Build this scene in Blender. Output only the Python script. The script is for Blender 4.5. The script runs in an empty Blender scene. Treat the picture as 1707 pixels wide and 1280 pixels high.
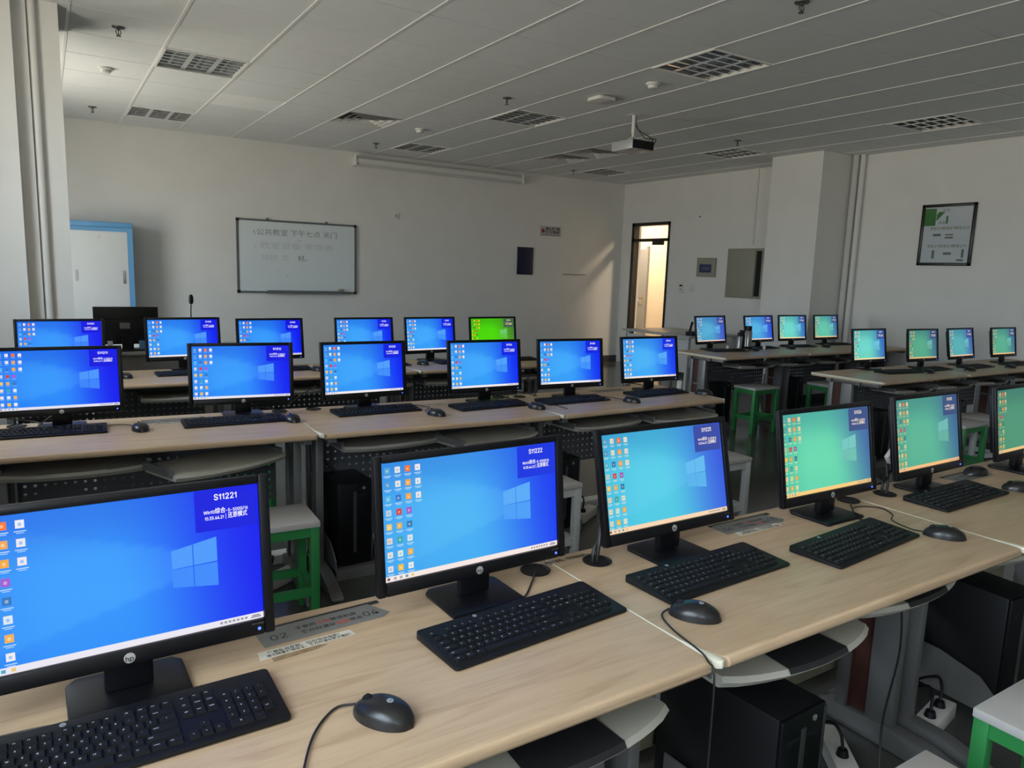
import bpy, bmesh, math, random
from math import sin, cos, pi, radians as RAD
from mathutils import Vector, Matrix, Euler
random.seed(7)
C = bpy.context.scene.collection
S = bpy.context.scene

# ------------------------------------------------------------------ camera
CZ = 1.47
F_PX, YAW, PITCH, ROLL = 1218.707, math.radians(32.659), math.radians(8.713), math.radians(1.917)
f = Vector((sin(YAW)*cos(PITCH), cos(YAW)*cos(PITCH), -sin(PITCH)))
r0 = f.cross(Vector((0, 0, 1))).normalized(); u0 = r0.cross(f)
rr = cos(ROLL)*r0 + sin(ROLL)*u0; uu = -sin(ROLL)*r0 + cos(ROLL)*u0
cam = bpy.data.cameras.new('camera'); co = bpy.data.objects.new('camera', cam); C.objects.link(co)
cam.sensor_fit = 'HORIZONTAL'; cam.sensor_width = 36.0; cam.lens = F_PX*36.0/1707.0
cam.clip_start = 0.02; cam.clip_end = 200
m = Matrix((rr, uu, -f)).transposed().to_4x4(); m.translation = Vector((0, 0, CZ)); co.matrix_world = m
S.camera = co

# ------------------------------------------------------------------ exposure, world, daylight
S.view_settings.view_transform = 'Standard'; S.view_settings.look = 'None'
S.view_settings.exposure = 0.0; S.view_settings.gamma = 1.0; S.view_settings.use_curve_mapping = False
S.cycles.use_denoising = True; S.cycles.max_bounces = 8; S.cycles.diffuse_bounces = 5
S.cycles.sample_clamp_indirect = 6.0; S.cycles.caustics_reflective = False; S.cycles.caustics_refractive = False
SKY = 12.5; GROUND = .85
W = bpy.data.worlds.new('daylight'); S.world = W; W.use_nodes = True
nt = W.node_tree; nt.nodes.clear()
out = nt.nodes.new('ShaderNodeOutputWorld'); bg = nt.nodes.new('ShaderNodeBackground')
tc = nt.nodes.new('ShaderNodeTexCoord'); sx = nt.nodes.new('ShaderNodeSeparateXYZ'); rp = nt.nodes.new('ShaderNodeValToRGB')
nt.links.new(tc.outputs['Generated'], sx.inputs[0]); nt.links.new(sx.outputs['Z'], rp.inputs[0])
mr = nt.nodes.new('ShaderNodeMapRange'); nt.links.new(sx.outputs['Z'], mr.inputs[0]); mr.inputs[1].default_value = -1; mr.inputs[2].default_value = 1
nt.links.new(mr.outputs[0], rp.inputs[0])
el = rp.color_ramp.elements
el[0].position = 0.44; el[0].color = (1.0*GROUND, .92*GROUND, .78*GROUND, 1)
el[1].position = 0.56; el[1].color = (.76, .885, 1.0, 1)
nt.links.new(rp.outputs[0], bg.inputs[0]); bg.inputs[1].default_value = SKY
nt.links.new(bg.outputs[0], out.inputs[0])

# room measures: x runs along the front wall, y towards it, z up
XL, XR, YF, YB, ZC = -0.75, 8.30, 9.65, -3.6, 2.972
GX, GY, GS = 0.817, 4.219, 0.6      # ceiling grid
# windows in the left wall: (y0, y1, z0, z1)
WINS = [(-3.1, -1.5, .95, 2.70), (-.6, 1.0, .95, 2.70), (3.4, 4.5, 1.2, 2.70), (6.6, 7.95, .6, 2.45)]

def area(name, loc, rot, sx_, sy_, power, col, portal=False):
    l = bpy.data.lights.new(name, 'AREA'); l.shape = 'RECTANGLE'; l.size = sx_; l.size_y = sy_
    l.energy = power; l.color = col
    if portal: l.cycles.is_portal = True
    o = bpy.data.objects.new(name, l); C.objects.link(o); o.location = loc; o.rotation_euler = rot; return o
for (a, b, c, d) in WINS:
    area('window_daylight', (XL-.12, (a+b)/2, (c+d)/2), (0, -pi/2, 0), d-c, b-a, 1, (1, 1, 1), True)

# ------------------------------------------------------------------ materials
def srgb(r, g, b):
    def k(v):
        v /= 255.0
        return v/12.92 if v <= .04045 else ((v+.055)/1.055)**2.4
    return (k(r), k(g), k(b))
MATS = {}
def mat(name, col, rough=.5, metal=0., spec=.5, noise=0., nscale=20., bump=0., bscale=200., emit=None, estr=0., stretch=None, rnoise=0.):
    if name in MATS: return MATS[name]
    m = bpy.data.materials.new(name); m.use_nodes = True; n = m.node_tree.nodes; L = m.node_tree.links
    p = n['Principled BSDF']; p.inputs['Base Color'].default_value = (*col, 1); p.inputs['Roughness'].default_value = rough
    p.inputs['Metallic'].default_value = metal; p.inputs['Specular IOR Level'].default_value = spec
    t = n.new('ShaderNodeTexCoord'); mp = n.new('ShaderNodeMapping'); L.new(t.outputs['Object'], mp.inputs[0])
    if stretch: mp.inputs['Scale'].default_value = stretch
    if noise:
        nz = n.new('ShaderNodeTexNoise'); nz.inputs['Scale'].default_value = nscale; nz.inputs['Detail'].default_value = 5
        L.new(mp.outputs[0], nz.inputs['Vector'])
        rmp = n.new('ShaderNodeMapRange'); L.new(nz.outputs['Fac'], rmp.inputs[0]); rmp.inputs[1].default_value = .25; rmp.inputs[2].default_value = .75
        mx = n.new('ShaderNodeMix'); mx.data_type = 'RGBA'; L.new(rmp.outputs[0], mx.inputs[0])
        mx.inputs[6].default_value = (*[c*(1-noise) for c in col], 1); mx.inputs[7].default_value = (*[min(1, c*(1+noise)) for c in col], 1)
        L.new(mx.outputs[2], p.inputs['Base Color'])
        if rnoise:
            r2 = n.new('ShaderNodeMapRange'); L.new(nz.outputs['Fac'], r2.inputs[0]); r2.inputs[3].default_value = max(0, rough-rnoise); r2.inputs[4].default_value = rough+rnoise
            L.new(r2.outputs[0], p.inputs['Roughness'])
    if bump:
        b = n.new('ShaderNodeBump'); b.inputs['Strength'].default_value = bump; b.inputs['Distance'].default_value = .002
        n2 = n.new('ShaderNodeTexNoise'); n2.inputs['Scale'].default_value = bscale; L.new(t.outputs['Object'], n2.inputs['Vector'])
        L.new(n2.outputs['Fac'], b.inputs['Height']); L.new(b.outputs[0], p.inputs['Normal'])
    if emit:
        p.inputs['Emission Color'].default_value = (*emit, 1); p.inputs['Emission Strength'].default_value = estr
    MATS[name] = m; return m
wall_m = mat('wall_paint', (.74, .73, .70), .85, noise=.03, nscale=3, bump=.15, bscale=60)
colm = mat('column_paint', (.74, .73, .70), .85, noise=.03, nscale=3, bump=.15, bscale=60)
tile_m = mat('ceiling_tile', (.76, .775, .77), .9, noise=.02, nscale=8, bump=.2, bscale=150)
tile2_m = mat('ceiling_tile_new', (.86, .865, .85), .9, noise=.02, nscale=8)
tbar_m = mat('ceiling_bar', (.78, .77, .74), .35)
base_m = mat('baseboard_dark', (.055, .055, .058), .4)
floor_m = mat('floor_pvc', (.075, .078, .072), .17, noise=.18, nscale=1.4, rnoise=.06)
wood_m = None
metal_m = mat('desk_metal', (.175, .174, .172), .38, metal=.25, noise=.04, nscale=30)
edge_m = mat('cream_edging', (.74, .71, .58), .4)
tray_m = mat('tray_plastic', (.40, .38, .325), .5, noise=.05, nscale=8)
pad_m = mat('black_pad', (.012, .012, .014), .55, bump=.3, bscale=900)
blk = mat('black_plastic', (.0045, .0045, .006), .36, spec=.28, bump=.12, bscale=1500)
blk2 = mat('black_matte', (.008, .008, .010), .5, spec=.3)
keym = mat('key_plastic', (.008, .008, .009), .6, spec=.22)
ink = mat('key_print', (.62, .62, .60), .6)
cabm = mat('cable_black', (.010, .010, .010), .45)
silver = mat('silver_print', (.60, .60, .60), .35, metal=.6)
greenm = mat('green_paint', (.030, .225, .060), .38, noise=.06, nscale=6)
seatm = mat('stool_seat', (.50, .475, .455), .55, noise=.05, nscale=12)
whitem = mat('white_plastic', (.68, .67, .64), .45)
whmetal = mat('white_metal', (.55, .555, .55), .4, noise=.04, nscale=14)
marm = mat('maroon_metal', (.060, .022, .018), .55)
towerm = mat('tower_case', (.007, .007, .008), .45, bump=.1, bscale=700)
navy = mat('navy_board', (.004, .005, .035), .4)
led = mat('blue_led', (.02, .05, .5), .4, emit=(.05, .12, 1.0), estr=3.0)
greyp = mat('grey_label', (.22, .22, .21), .45, metal=.3)
paper = mat('paper_white', (.62, .61, .58), .7)
inkb = mat('ink_black', (.02, .02, .02), .6)
inkr = mat('ink_red', (.55, .04, .03), .6)
chrome = mat('chrome', (.72, .73, .75), .15, metal=1.)
brassm = mat('sprinkler_metal', (.10, .095, .085), .4, metal=.7)
orange = mat('orange_cable', (.42, .13, .04), .5)

def wood():
    m = bpy.data.materials.new('maple_laminate'); m.use_nodes = True; n = m.node_tree.nodes; L = m.node_tree.links
    p = n['Principled BSDF']; p.inputs['Roughness'].default_value = .42; p.inputs['Specular IOR Level'].default_value = .45
    t = n.new('ShaderNodeTexCoord'); mp = n.new('ShaderNodeMapping'); mp.inputs['Scale'].default_value = (1.0, 9, 9); L.new(t.outputs['Object'], mp.inputs[0])
    n1 = n.new('ShaderNodeTexNoise'); n1.inputs['Scale'].default_value = 3.2; n1.inputs['Detail'].default_value = 8; n1.inputs['Distortion'].default_value = 1.2; L.new(mp.outputs[0], n1.inputs['Vector'])
    mp2 = n.new('ShaderNodeMapping'); mp2.inputs['Scale'].default_value = (3, 60, 60); L.new(t.outputs['Object'], mp2.inputs[0])
    n2 = n.new('ShaderNodeTexNoise'); n2.inputs['Scale'].default_value = 4; n2.inputs['Detail'].default_value = 4; L.new(mp2.outputs[0], n2.inputs['Vector'])
    a = n.new('ShaderNodeMath'); a.operation = 'MULTIPLY'; L.new(n2.outputs['Fac'], a.inputs[0]); a.inputs[1].default_value = .35
    b = n.new('ShaderNodeMath'); b.operation = 'ADD'; L.new(n1.outputs['Fac'], b.inputs[0]); L.new(a.outputs[0], b.inputs[1])
    r = n.new('ShaderNodeValToRGB'); L.new(b.outputs[0], r.inputs[0])
    e = r.color_ramp.elements; e[0].position = .38; e[0].color = (.40, .268, .155, 1); e[1].position = .85; e[1].color = (.55, .392, .252, 1)
    x = e.new(.62); x.color = (.49, .343, .218, 1)
    L.new(r.outputs[0], p.inputs['Base Color']); return m
wood_m = wood()

def perforated(name, col, pitch, rad, rough=.5, square=False):
    m = bpy.data.materials.new(name); m.use_nodes = True; n = m.node_tree.nodes; L = m.node_tree.links
    p = n['Principled BSDF']; p.inputs['Base Color'].default_value = (*col, 1); p.inputs['Roughness'].default_value = rough
    t = n.new('ShaderNodeTexCoord'); s = n.new('ShaderNodeSeparateXYZ'); L.new(t.outputs['Object'], s.inputs[0])
    def cell(o):
        a = n.new('ShaderNodeMath'); a.operation = 'DIVIDE'; L.new(o, a.inputs[0]); a.inputs[1].default_value = pitch
        b = n.new('ShaderNodeMath'); b.operation = 'FRACT'; L.new(a.outputs[0], b.inputs[0])
        c = n.new('ShaderNodeMath'); c.operation = 'SUBTRACT'; L.new(b.outputs[0], c.inputs[0]); c.inputs[1].default_value = .5
        d = n.new('ShaderNodeMath'); d.operation = 'POWER'; e = n.new('ShaderNodeMath'); e.operation = 'ABSOLUTE'; L.new(c.outputs[0], e.inputs[0])
        L.new(e.outputs[0], d.inputs[0]); d.inputs[1].default_value = 2; return d.outputs[0]
    ax = s.outputs['Y'] if square else s.outputs['X']
    ad = n.new('ShaderNodeMath'); ad.operation = 'ADD'; L.new(cell(ax), ad.inputs[0]); L.new(cell(s.outputs['Z']), ad.inputs[1])
    lt = n.new('ShaderNodeMath'); lt.operation = 'LESS_THAN'; L.new(ad.outputs[0], lt.inputs[0]); lt.inputs[1].default_value = (rad/pitch)**2
    tr = n.new('ShaderNodeBsdfTransparent'); mx = n.new('ShaderNodeMixShader'); L.new(lt.outputs[0], mx.inputs[0])
    L.new(p.outputs[0], mx.inputs[1]); L.new(tr.outputs[0], mx.inputs[2]); L.new(mx.outputs[0], n['Material Output'].inputs[0]); return m
perf_m = perforated('perforated_panel', (.085, .088, .10), .036, .0065)
mar_p = perforated('perforated_maroon', (.075, .026, .02), .012, .0028, square=True)

def glass_mat(name, tint=(.97, .98, .98)):
    m = bpy.data.materials.new(name); m.use_nodes = True; n = m.node_tree.nodes; L = m.node_tree.links
    n.remove(n['Principled BSDF']); g = n.new('ShaderNodeBsdfGlossy'); g.inputs['Roughness'].default_value = .03
    t = n.new('ShaderNodeBsdfTransparent'); t.inputs[0].default_value = (*tint, 1); lw = n.new('ShaderNodeLayerWeight'); lw.inputs[0].default_value = .12
    fr = n.new('ShaderNodeMath'); fr.operation = 'MULTIPLY'; fr.inputs[1].default_value = .6; L.new(lw.outputs['Facing'], fr.inputs[0])
    mx = n.new('ShaderNodeMixShader'); L.new(fr.outputs[0], mx.inputs[0]); L.new(t.outputs[0], mx.inputs[1]); L.new(g.outputs[0], mx.inputs[2])
    L.new(mx.outputs[0], n['Material Output'].inputs[0]); return m
glass = glass_mat('clear_glass')

def screen_mat():
    m = bpy.data.materials.new('lcd_picture'); m.use_nodes = True; n = m.node_tree.nodes; L = m.node_tree.links
    p = n['Principled BSDF']; p.inputs['Base Color'].default_value = (.006, .006, .008, 1); p.inputs['Roughness'].default_value = .45; p.inputs['Specular IOR Level'].default_value = .25
    a = n.new('ShaderNodeAttribute'); a.attribute_name = 'Col'; L.new(a.outputs['Color'], p.inputs['Emission Color']); p.inputs['Emission Strength'].default_value = 1.0
    return m
lcd = screen_mat()

# ------------------------------------------------------------------ mesh builder
class MB:
    def __init__(s): s.v = []; s.f = []; s.m = []; s.T = None
    def add(s, vs, fs, mi=0):
        o = len(s.v)
        s.v += [tuple(s.T @ Vector(v)) if s.T is not None else tuple(v) for v in vs]
        s.f += [tuple(i+o for i in q) for q in fs]; s.m += [mi]*len(fs); return s
    def box(s, x0, x1, y0, y1, z0, z1, mi=0):
        vs = [(x, y, z) for z in (z0, z1) for y in (y0, y1) for x in (x0, x1)]
        return s.add(vs, [(0, 2, 3, 1), (4, 5, 7, 6), (0, 1, 5, 4), (2, 6, 7, 3), (0, 4, 6, 2), (1, 3, 7, 5)], mi)
    def prism(s, pts, a, b, axis='z', mi=0):
        n = len(pts)
        def mk(p, h):
            return (p[0], p[1], h) if axis == 'z' else ((p[0], h, p[1]) if axis == 'y' else (h, p[0], p[1]))
        vs = [mk(p, a) for p in pts]+[mk(p, b) for p in pts]
        fs = [tuple(range(n-1, -1, -1)), tuple(range(n, 2*n))]+[(i, (i+1) % n, n+(i+1) % n, n+i) for i in range(n)]
        return s.add(vs, fs, mi)
    def cyl(s, p0, p1, r, seg=16, mi=0, r2=None, caps=True):
        p0 = Vector(p0); p1 = Vector(p1); d = (p1-p0).normalized(); a = d.orthogonal().normalized(); b = d.cross(a)
        r2 = r if r2 is None else r2; vs = []
        for p, q in ((p0, r), (p1, r2)):
            vs += [p+(a*cos(2*pi*i/seg)+b*sin(2*pi*i/seg))*q for i in range(seg)]
        fs = [(i, (i+1) % seg, seg+(i+1) % seg, seg+i) for i in range(seg)]
        if caps: fs += [tuple(range(seg-1, -1, -1)), tuple(range(seg, 2*seg))]
        return s.add(vs, fs, mi)
    def tube(s, pts, r, seg=8, mi=0, smooth=True):
        pts = [Vector(p) for p in pts]
        if smooth and len(pts) > 2: pts = catmull(pts, 6)
        vs = []; n = len(pts); up = None
        for i, p in enumerate(pts):
            d = (pts[min(i+1, n-1)]-pts[max(i-1, 0)]).normalized()
            if up is None: up = d.orthogonal().normalized()
            up = (up-d*up.dot(d)).normalized(); b = d.cross(up)
            vs += [p+(up*cos(2*pi*k/seg)+b*sin(2*pi*k/seg))*r for k in range(seg)]
        fs = [(i*seg+k, i*seg+(k+1) % seg, (i+1)*seg+(k+1) % seg, (i+1)*seg+k) for i in range(n-1) for k in range(seg)]
        fs += [tuple(range(seg-1, -1, -1)), tuple(range((n-1)*seg, n*seg))]
        return s.add(vs, fs, mi)
    def lathe(s, prof, seg=24, mi=0, c=(0, 0)):
        vs = [(c[0]+r*cos(2*pi*k/seg), c[1]+r*sin(2*pi*k/seg), z) for r, z in prof for k in range(seg)]; n = len(prof)
        fs = [(i*seg+k, i*seg+(k+1) % seg, (i+1)*seg+(k+1) % seg, (i+1)*seg+k) for i in range(n-1) for k in range(seg)]
        fs += [tuple(range(seg-1, -1, -1)), tuple(range((n-1)*seg, n*seg))]
        return s.add(vs, fs, mi)
    def text(s, body, size, T, mi=0, bold=0., align='CENTER', sx=1.):
        vs, fs = textgeo(body, size, bold, align, sx)
        old = s.T; s.T = T if old is None else old @ T; s.add(vs, fs, mi); s.T = old; return s
    def build(s, name, mats, parent=None, bevel=0., seg=2, smooth=False, loc=None, rot=None):
        me = bpy.data.meshes.new(name); me.from_pydata(s.v, [], s.f)
        for m_ in (mats if isinstance(mats, (list, tuple)) else [mats]): me.materials.append(m_)
        me.polygons.foreach_set('material_index', s.m)
        bm = bmesh.new(); bm.from_mesh(me); bmesh.ops.recalc_face_normals(bm, faces=bm.faces)
        if bevel:
            es = [e for e in bm.edges if len(e.link_faces) == 2 and e.calc_face_angle(0) > .5]
            bmesh.ops.bevel(bm, geom=es, offset=bevel, segments=seg, profile=.5, affect='EDGES', clamp_overlap=True)
        bm.to_mesh(me); bm.free()
        if smooth or bevel:
            me.polygons.foreach_set('use_smooth', [True]*len(me.polygons)); me.set_sharp_from_angle(angle=.7)
        o = bpy.data.objects.new(name, me); C.objects.link(o)
        if parent is not None: o.parent = parent
        if loc: o.location = loc
        if rot: o.rotation_euler = rot
        return o
def catmull(p, k):
    o = []
    q = [p[0]*2-p[1]]+p+[p[-1]*2-p[-2]]
    for i in range(1, len(q)-2):
        for j in range(k):
            t = j/k; a, b, c, d = q[i-1], q[i], q[i+1], q[i+2]
            o.append(.5*((2*b)+(c-a)*t+(2*a-5*b+4*c-d)*t*t+(3*b-a-3*c+d)*t**3))
    return o+[p[-1]]
_tg = {}
try:      # Blender's own bundled sans typeface
    SANS = bpy.data.fonts.load(bpy.utils.system_resource('DATAFILES', path='fonts')+'/Inter.woff2')
except Exception:
    SANS = None
def _raw(body, bold, cjk):
    cu = bpy.data.curves.new('lettering', 'FONT'); cu.body = body; cu.size = 1; cu.align_x = 'LEFT'; cu.align_y = 'TOP_BASELINE'; cu.offset = bold; cu.resolution_u = 2
    if SANS and not cjk: cu.font = SANS
    o = bpy.data.objects.new('lettering', cu); C.objects.link(o)
    dg = bpy.context.evaluated_depsgraph_get(); me = bpy.data.meshes.new_from_object(o.evaluated_get(dg))
    vs = [(v.co.x, v.co.y) for v in me.vertices]; fs = [tuple(p.vertices) for p in me.polygons]
    bpy.data.objects.remove(o); bpy.data.curves.remove(cu); bpy.data.meshes.remove(me)
    return vs, fs
def _one(n, bold):       # plain figure one without a foot
    V = []; Fs = []; h = .51; w = .062+bold*2
    for i in range(n):
        x = .30*i; o = len(V)
        V += [(x+.115, 0), (x+.115+w, 0), (x+.115+w, h), (x+.115+w*.25, h), (x, h-.115), (x, h-.115-w*.9), (x+.115, h-.125)]
        Fs += [(o, o+1, o+2, o+3, o+6), (o+3, o+4, o+5, o+6)]
    return V, Fs
def textgeo(body, size, bold, align, sx_):
    k = (body, size, bold, align, sx_)
    if k in _tg: return _tg[k]
    runs = []
    for ch in body:
        cj = ord(ch) > 0x2000
        if runs and runs[-1][1] == cj and (ch == '1') == (runs[-1][0][-1] == '1'): runs[-1][0] += ch
        else: runs.append([ch, cj])
    x = 0; V = []; Fs = []
    for txt, cj in runs:
        vs, fs = _one(len(txt), bold) if txt[0] == '1' and not cj else _raw(txt, bold, cj)
        if not vs: x += .3*len(txt); continue
        sc = 1.0 if cj else 1.0
        x0 = min(v[0] for v in vs); x1 = max(v[0] for v in vs); y0 = min(v[1] for v in vs) if cj else 0; o = len(V)
        lead = (len(txt)-len(txt.lstrip()))*.3; trail = (len(txt)-len(txt.rstrip()))*.3
        V += [(x+lead+(vx-x0)*sc, (vy-y0-.09 if cj else vy)*sc) for vx, vy in vs]; Fs += [tuple(q+o for q in f_) for f_ in fs]
        x += lead+(x1-x0)*sc+(.07 if cj else (.11 if txt[0] == '1' else .075))+trail
    w = max((v[0] for v in V), default=0); off = {'CENTER': w/2, 'LEFT': 0}[align]
    vs = [((a-off)*size*sx_, (b-.36)*size, 0) for a, b in V]
    _tg[k] = (vs, Fs); return _tg[k]
def tag(o, label=None, cat=None, group=None, kind=None):
    if label: o['label'] = label
    if cat: o['category'] = cat
    if group: o['group'] = group
    if kind: o['kind'] = kind
    return o
def thing(name, label, cat, loc, rz=0., group=None):
    o = bpy.data.objects.new(name, None); C.objects.link(o); o.location = loc; o.rotation_euler = (0, 0, rz)
    o.empty_display_size = .1; return tag(o, label, cat, group)
KID = {}
def kids(o): return [c for c in bpy.data.objects if c.parent == o]
def dup(root, loc, rz, label, group=None):
    def cp(o, par):
        c = o.copy(); C.objects.link(c); c.parent = par
        for k in kids(o): cp(k, c)
        return c
    r = cp(root, None); r.location = loc; r.rotation_euler = (0, 0, rz); r['label'] = label
    if group: r['group'] = group
    return r
def struct(mb, name, m_, **k): return tag(mb.build(name, m_, **k), kind='structure')

# ------------------------------------------------------------------ room shell
TH = .2
def wall_x(name, x0, x1, y0, y1, z0, z1, holes, m_=wall_m):     # wall running along y with openings (y0,y1,z0,z1)
    b = MB(); ys = y0
    for (a, c, d, e) in sorted(holes):
        if a > ys: b.box(x0, x1, ys, a, z0, z1)
        if d > z0: b.box(x0, x1, a, c, z0, d)
        if e < z1: b.box(x0, x1, a, c, e, z1)
        ys = c
    b.box(x0, x1, ys, y1, z0, z1); return struct(b, name, m_)
wall_x('wall_left', XL-TH, XL, YB, YF, 0, ZC+.2, WINS)
DOOR = (8.52, 9.40, 0, 2.33)
wall_x('wall_right', XR, XR+TH, YB, YF+TH, 0, ZC+.2, [DOOR])
struct(MB().box(XL-TH, XR, YF, YF+TH, 0, ZC+.2), 'wall_front', wall_m)
struct(MB().box(XL-TH, XR+TH, YB-TH, YB, 0, ZC+.2), 'wall_back', wall_m)
struct(MB().box(XL-TH, 11.3, YB-TH, 13.2, -.1, 0), 'floor', floor_m)
# window frames and panes
for i, (a, b_, c, d) in enumerate(WINS):
    fr = MB(); w = .05
    fr.box(XL-.14, XL-.06, a, b_, c, c+w); fr.box(XL-.14, XL-.06, a, b_, d-w, d)
    fr.box(XL-.14, XL-.06, a, a+w, c, d); fr.box(XL-.14, XL-.06, b_-w, b_, c, d)
    n = max(1, round((b_-a)/1.0))
    for k in range(1, n): y = a+(b_-a)*k/n; fr.box(XL-.13, XL-.07, y-.025, y+.025, c, d)
    o = struct(fr, 'window_%d' % (i+1), whitem)
    MB().box(XL-.102, XL-.098, a+w, b_-w, c+w, d-w).build('pane', glass, parent=o)
# ceiling tiles (cells of the grid, lamps and vents leave openings)
LAMPS = [(i, j) for i in (0, 5, 10) for j in (-5, -1, 3, 7)]
VENTS = [(3, 5), (8, 5), (8, 6)]
cb = MB(); grid = MB()
for i in range(-3, 13):
    for j in range(-13, 10):
        x0 = max(GX+GS*i, XL); x1 = min(GX+GS*(i+1), XR); y0 = max(GY+GS*j, YB); y1 = min(GY+GS*(j+1), YF)
        if x1-x0 < .02 or y1-y0 < .02: continue
        if (i, j) in LAMPS or (i, j) in VENTS: continue
        g = .004
        cb.box(x0+g, x1-g, y0+g, y1-g, ZC, ZC+.02, 1 if (i, j) == (1, 5) else 0)
cb.box(XL-TH, XR+TH, YB-TH, YF+TH, ZC+.16, ZC+.2, 2)
struct(cb, 'ceiling', [tile_m, tile2_m, base_m])
for i in range(-2, 13): x = GX+GS*i; grid.box(x-.009, x+.009, YB, YF, ZC-.004, ZC+.03)
for j in range(-13, 10):
    y = GY+GS*j; grid.box(XL, XR, y-.006, y+.006, ZC+.014, ZC+.03)
struct(grid, 'trim_1', tbar_m)
# columns
b = MB().box(XL, .158, 5.45, 6.1, 0, ZC)
b.box(XL, -.005, 5.39, 5.45, 0, ZC).box(XL, -.079, 5.30, 5.39, 0, ZC)
struct(b, 'wall_left_column', colm)
struct(MB().cyl((.020, 5.425, 0), (.020, 5.425, ZC), .024, 20), 'trim_2', colm, smooth=True)
struct(MB().box(7.68, XR, 5.48, 6.19, 0, ZC), 'wall_right_column', colm)
struct(MB().cyl((8.235, 5.43, 0), (8.235, 5.43, ZC), .035, 20).cyl((8.255, 5.35, 0), (8.255, 5.35, ZC), .03, 20), 'trim_3', colm, smooth=True)
struct(MB().cyl((XR-.012, 6.9, 1.95), (XR-.012, 6.9, ZC), .014, 12), 'trim_4', colm, smooth=True)
# baseboards
struct(MB().box(XL, XR, YF-.012, YF, 0, .11), 'baseboard_front', base_m)
struct(MB().box(XR-.012, XR, 6.19, 8.52, 0, .11).box(XR-.012, XR, YB, 5.48, 0, .11).box(7.668, XR, 5.468, 5.48, 0, .11).box(7.668, 7.68, 5.468, 6.2, 0, .11), 'baseboard_right', base_m)
struct(MB().box(XL, XL+.012, YB, 5.2, 0, .11).box(XL, XL+.012, 6.1, YF, 0, .11), 'baseboard_left', base_m)

# door frame, open door leaf and the corridor behind
dk = mat('door_dark', (.018, .015, .013), .35)
fr = MB()
for (a, c, d, e) in ((8.52, 8.56, 0, 2.33), (9.335, 9.40, 0, 2.33), (8.52, 9.40, 2.28, 2.33), (8.52, 9.40, 2.03, 2.075)): fr.box(XR-.01, XR+.1, a, c, d, e)
do = struct(fr, 'door_1', dk)
MB().box(XR+.04, XR+.046, 8.56, 9.335, 2.075, 2.28).build('pane', glass, parent=do)
leaf = struct(MB().box(0, .82, -.02, .02, .01, 2.02), 'door_2', dk, loc=(XR+.06, 9.33, 0), rot=(0, 0, RAD(49)))
hb = MB().box(.73, .77, -.035, .035, .95, 1.17); hb.cyl((.75, -.03, 1.05), (.75, -.08, 1.05), .01).cyl((.75, -.08, 1.05), (.63, -.08, 1.05), .009)
hb.build('door_handle', chrome, parent=leaf)
tag(MB().box(0, .2, -.04, .03, 0, .06).build('door_closer', dk, loc=(XR-.02, 8.66, 1.97), rot=(0, 0, RAD(90))), 'black door closer box under the transom bar of the doorway', 'door closer')
corm = mat('corridor_paint', (.78, .68, .54), .8)
XC = 10.2
struct(MB().box(XC, XC+.1, 5.0, 13.2, 0, 2.9), 'wall_corridor', corm)
struct(MB().box(XR+TH, XC, 13.1, 13.2, 0, 2.9).box(XR+TH, XC, 4.9, 5.0, 0, 2.9).box(XR+TH, XC+.1, 4.9, 13.2, 2.9, 3.0), 'ceiling_corridor', corm)
struct(MB().box(XR, XR+TH, YF+TH, 13.2, 0, 2.9), 'wall_corridor_near', corm)
gd = mat('grey_door', (.28, .29, .30), .5)
d3 = struct(MB().box(XC-.04, XC, 11.06, 11.98, 0, 2.0).box(XC-.05, XC, 11.0, 11.06, 0, 2.06).box(XC-.05, XC, 11.98, 12.04, 0, 2.06), 'door_3', gd)
MB().cyl((XC-.03, 11.13, 1.03), (XC-.1, 11.13, 1.03), .012).cyl((XC-.1, 11.13, 1.03), (XC-.1, 11.28, 1.03), .011).box(XC-.05, XC-.03, 11.1, 11.16, .9, 1.1).build('door_handle', chrome, parent=d3)
ye = mat('yellow_sticker', (.75, .42, .04), .5)
tag(MB().cyl((XC-.042, 11.33, 1.78), (XC-.046, 11.33, 1.78), .085, 28).build('door_sign', ye), 'round yellow sign on the grey door across the corridor', 'sign')
area('corridor_lamp', (9.2, 7.6, 2.88), (0, 0, 0), .22, .6, 60, (1.0, .80, .56))
area('corridor_lamp', (9.3, 11.0, 2.88), (0, 0, 0), .5, 1.1, 75, (1.0, .82, .60))

# ------------------------------------------------------------------ ceiling fixtures
refl = mat('lamp_reflector', (.80, .82, .84), .16, metal=.95)
lampw = mat('lamp_tube', (.75, .75, .72), .4)
def make_lamp():
    t = thing('ceiling_light', '', 'ceiling light', (0, 0, 0), 0, 'square louvred ceiling lights, all switched off')
    s = .296
    MB().box(-s, s, -s, s, .085, .09).box(-s, -s+.004, -s, s, 0, .09).box(s-.004, s, -s, s, 0, .09).box(-s, s, -s, -s+.004, 0, .09).box(-s, s, s-.004, s, 0, .09).build('housing', mat('lamp_housing', (.70, .71, .72), .25, metal=.7), parent=t)
    b = MB()
    for (x0, x1, y0, y1) in ((-.3, .3, -.3, -.283), (-.3, .3, .283, .3), (-.3, -.283, -.283, .283), (.283, .3, -.283, .283)): b.box(x0, x1, y0, y1, -.008, .004)
    b.build('frame', tbar_m, parent=t)
    lv = MB()
    for x in (-.0955, .0955): lv.prism([(x-.018, .004), (x+.018, .004), (x+.004, .05), (x-.004, .05)], -.283, .283, 'y')
    for k in range(1, 6):
        y = -.283+.566*k/6
        lv.prism([(y-.010, .006), (y+.010, .006), (y+.003, .04), (y-.003, .04)], -.283, .283, 'x')
    lv.build('louvre', refl, parent=t)
    for x in (-.19, 0, .19): MB().cyl((x, -.27, .066), (x, .27, .066), .013, 12).build('tube', lampw, parent=t, smooth=True)
    return t
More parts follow.
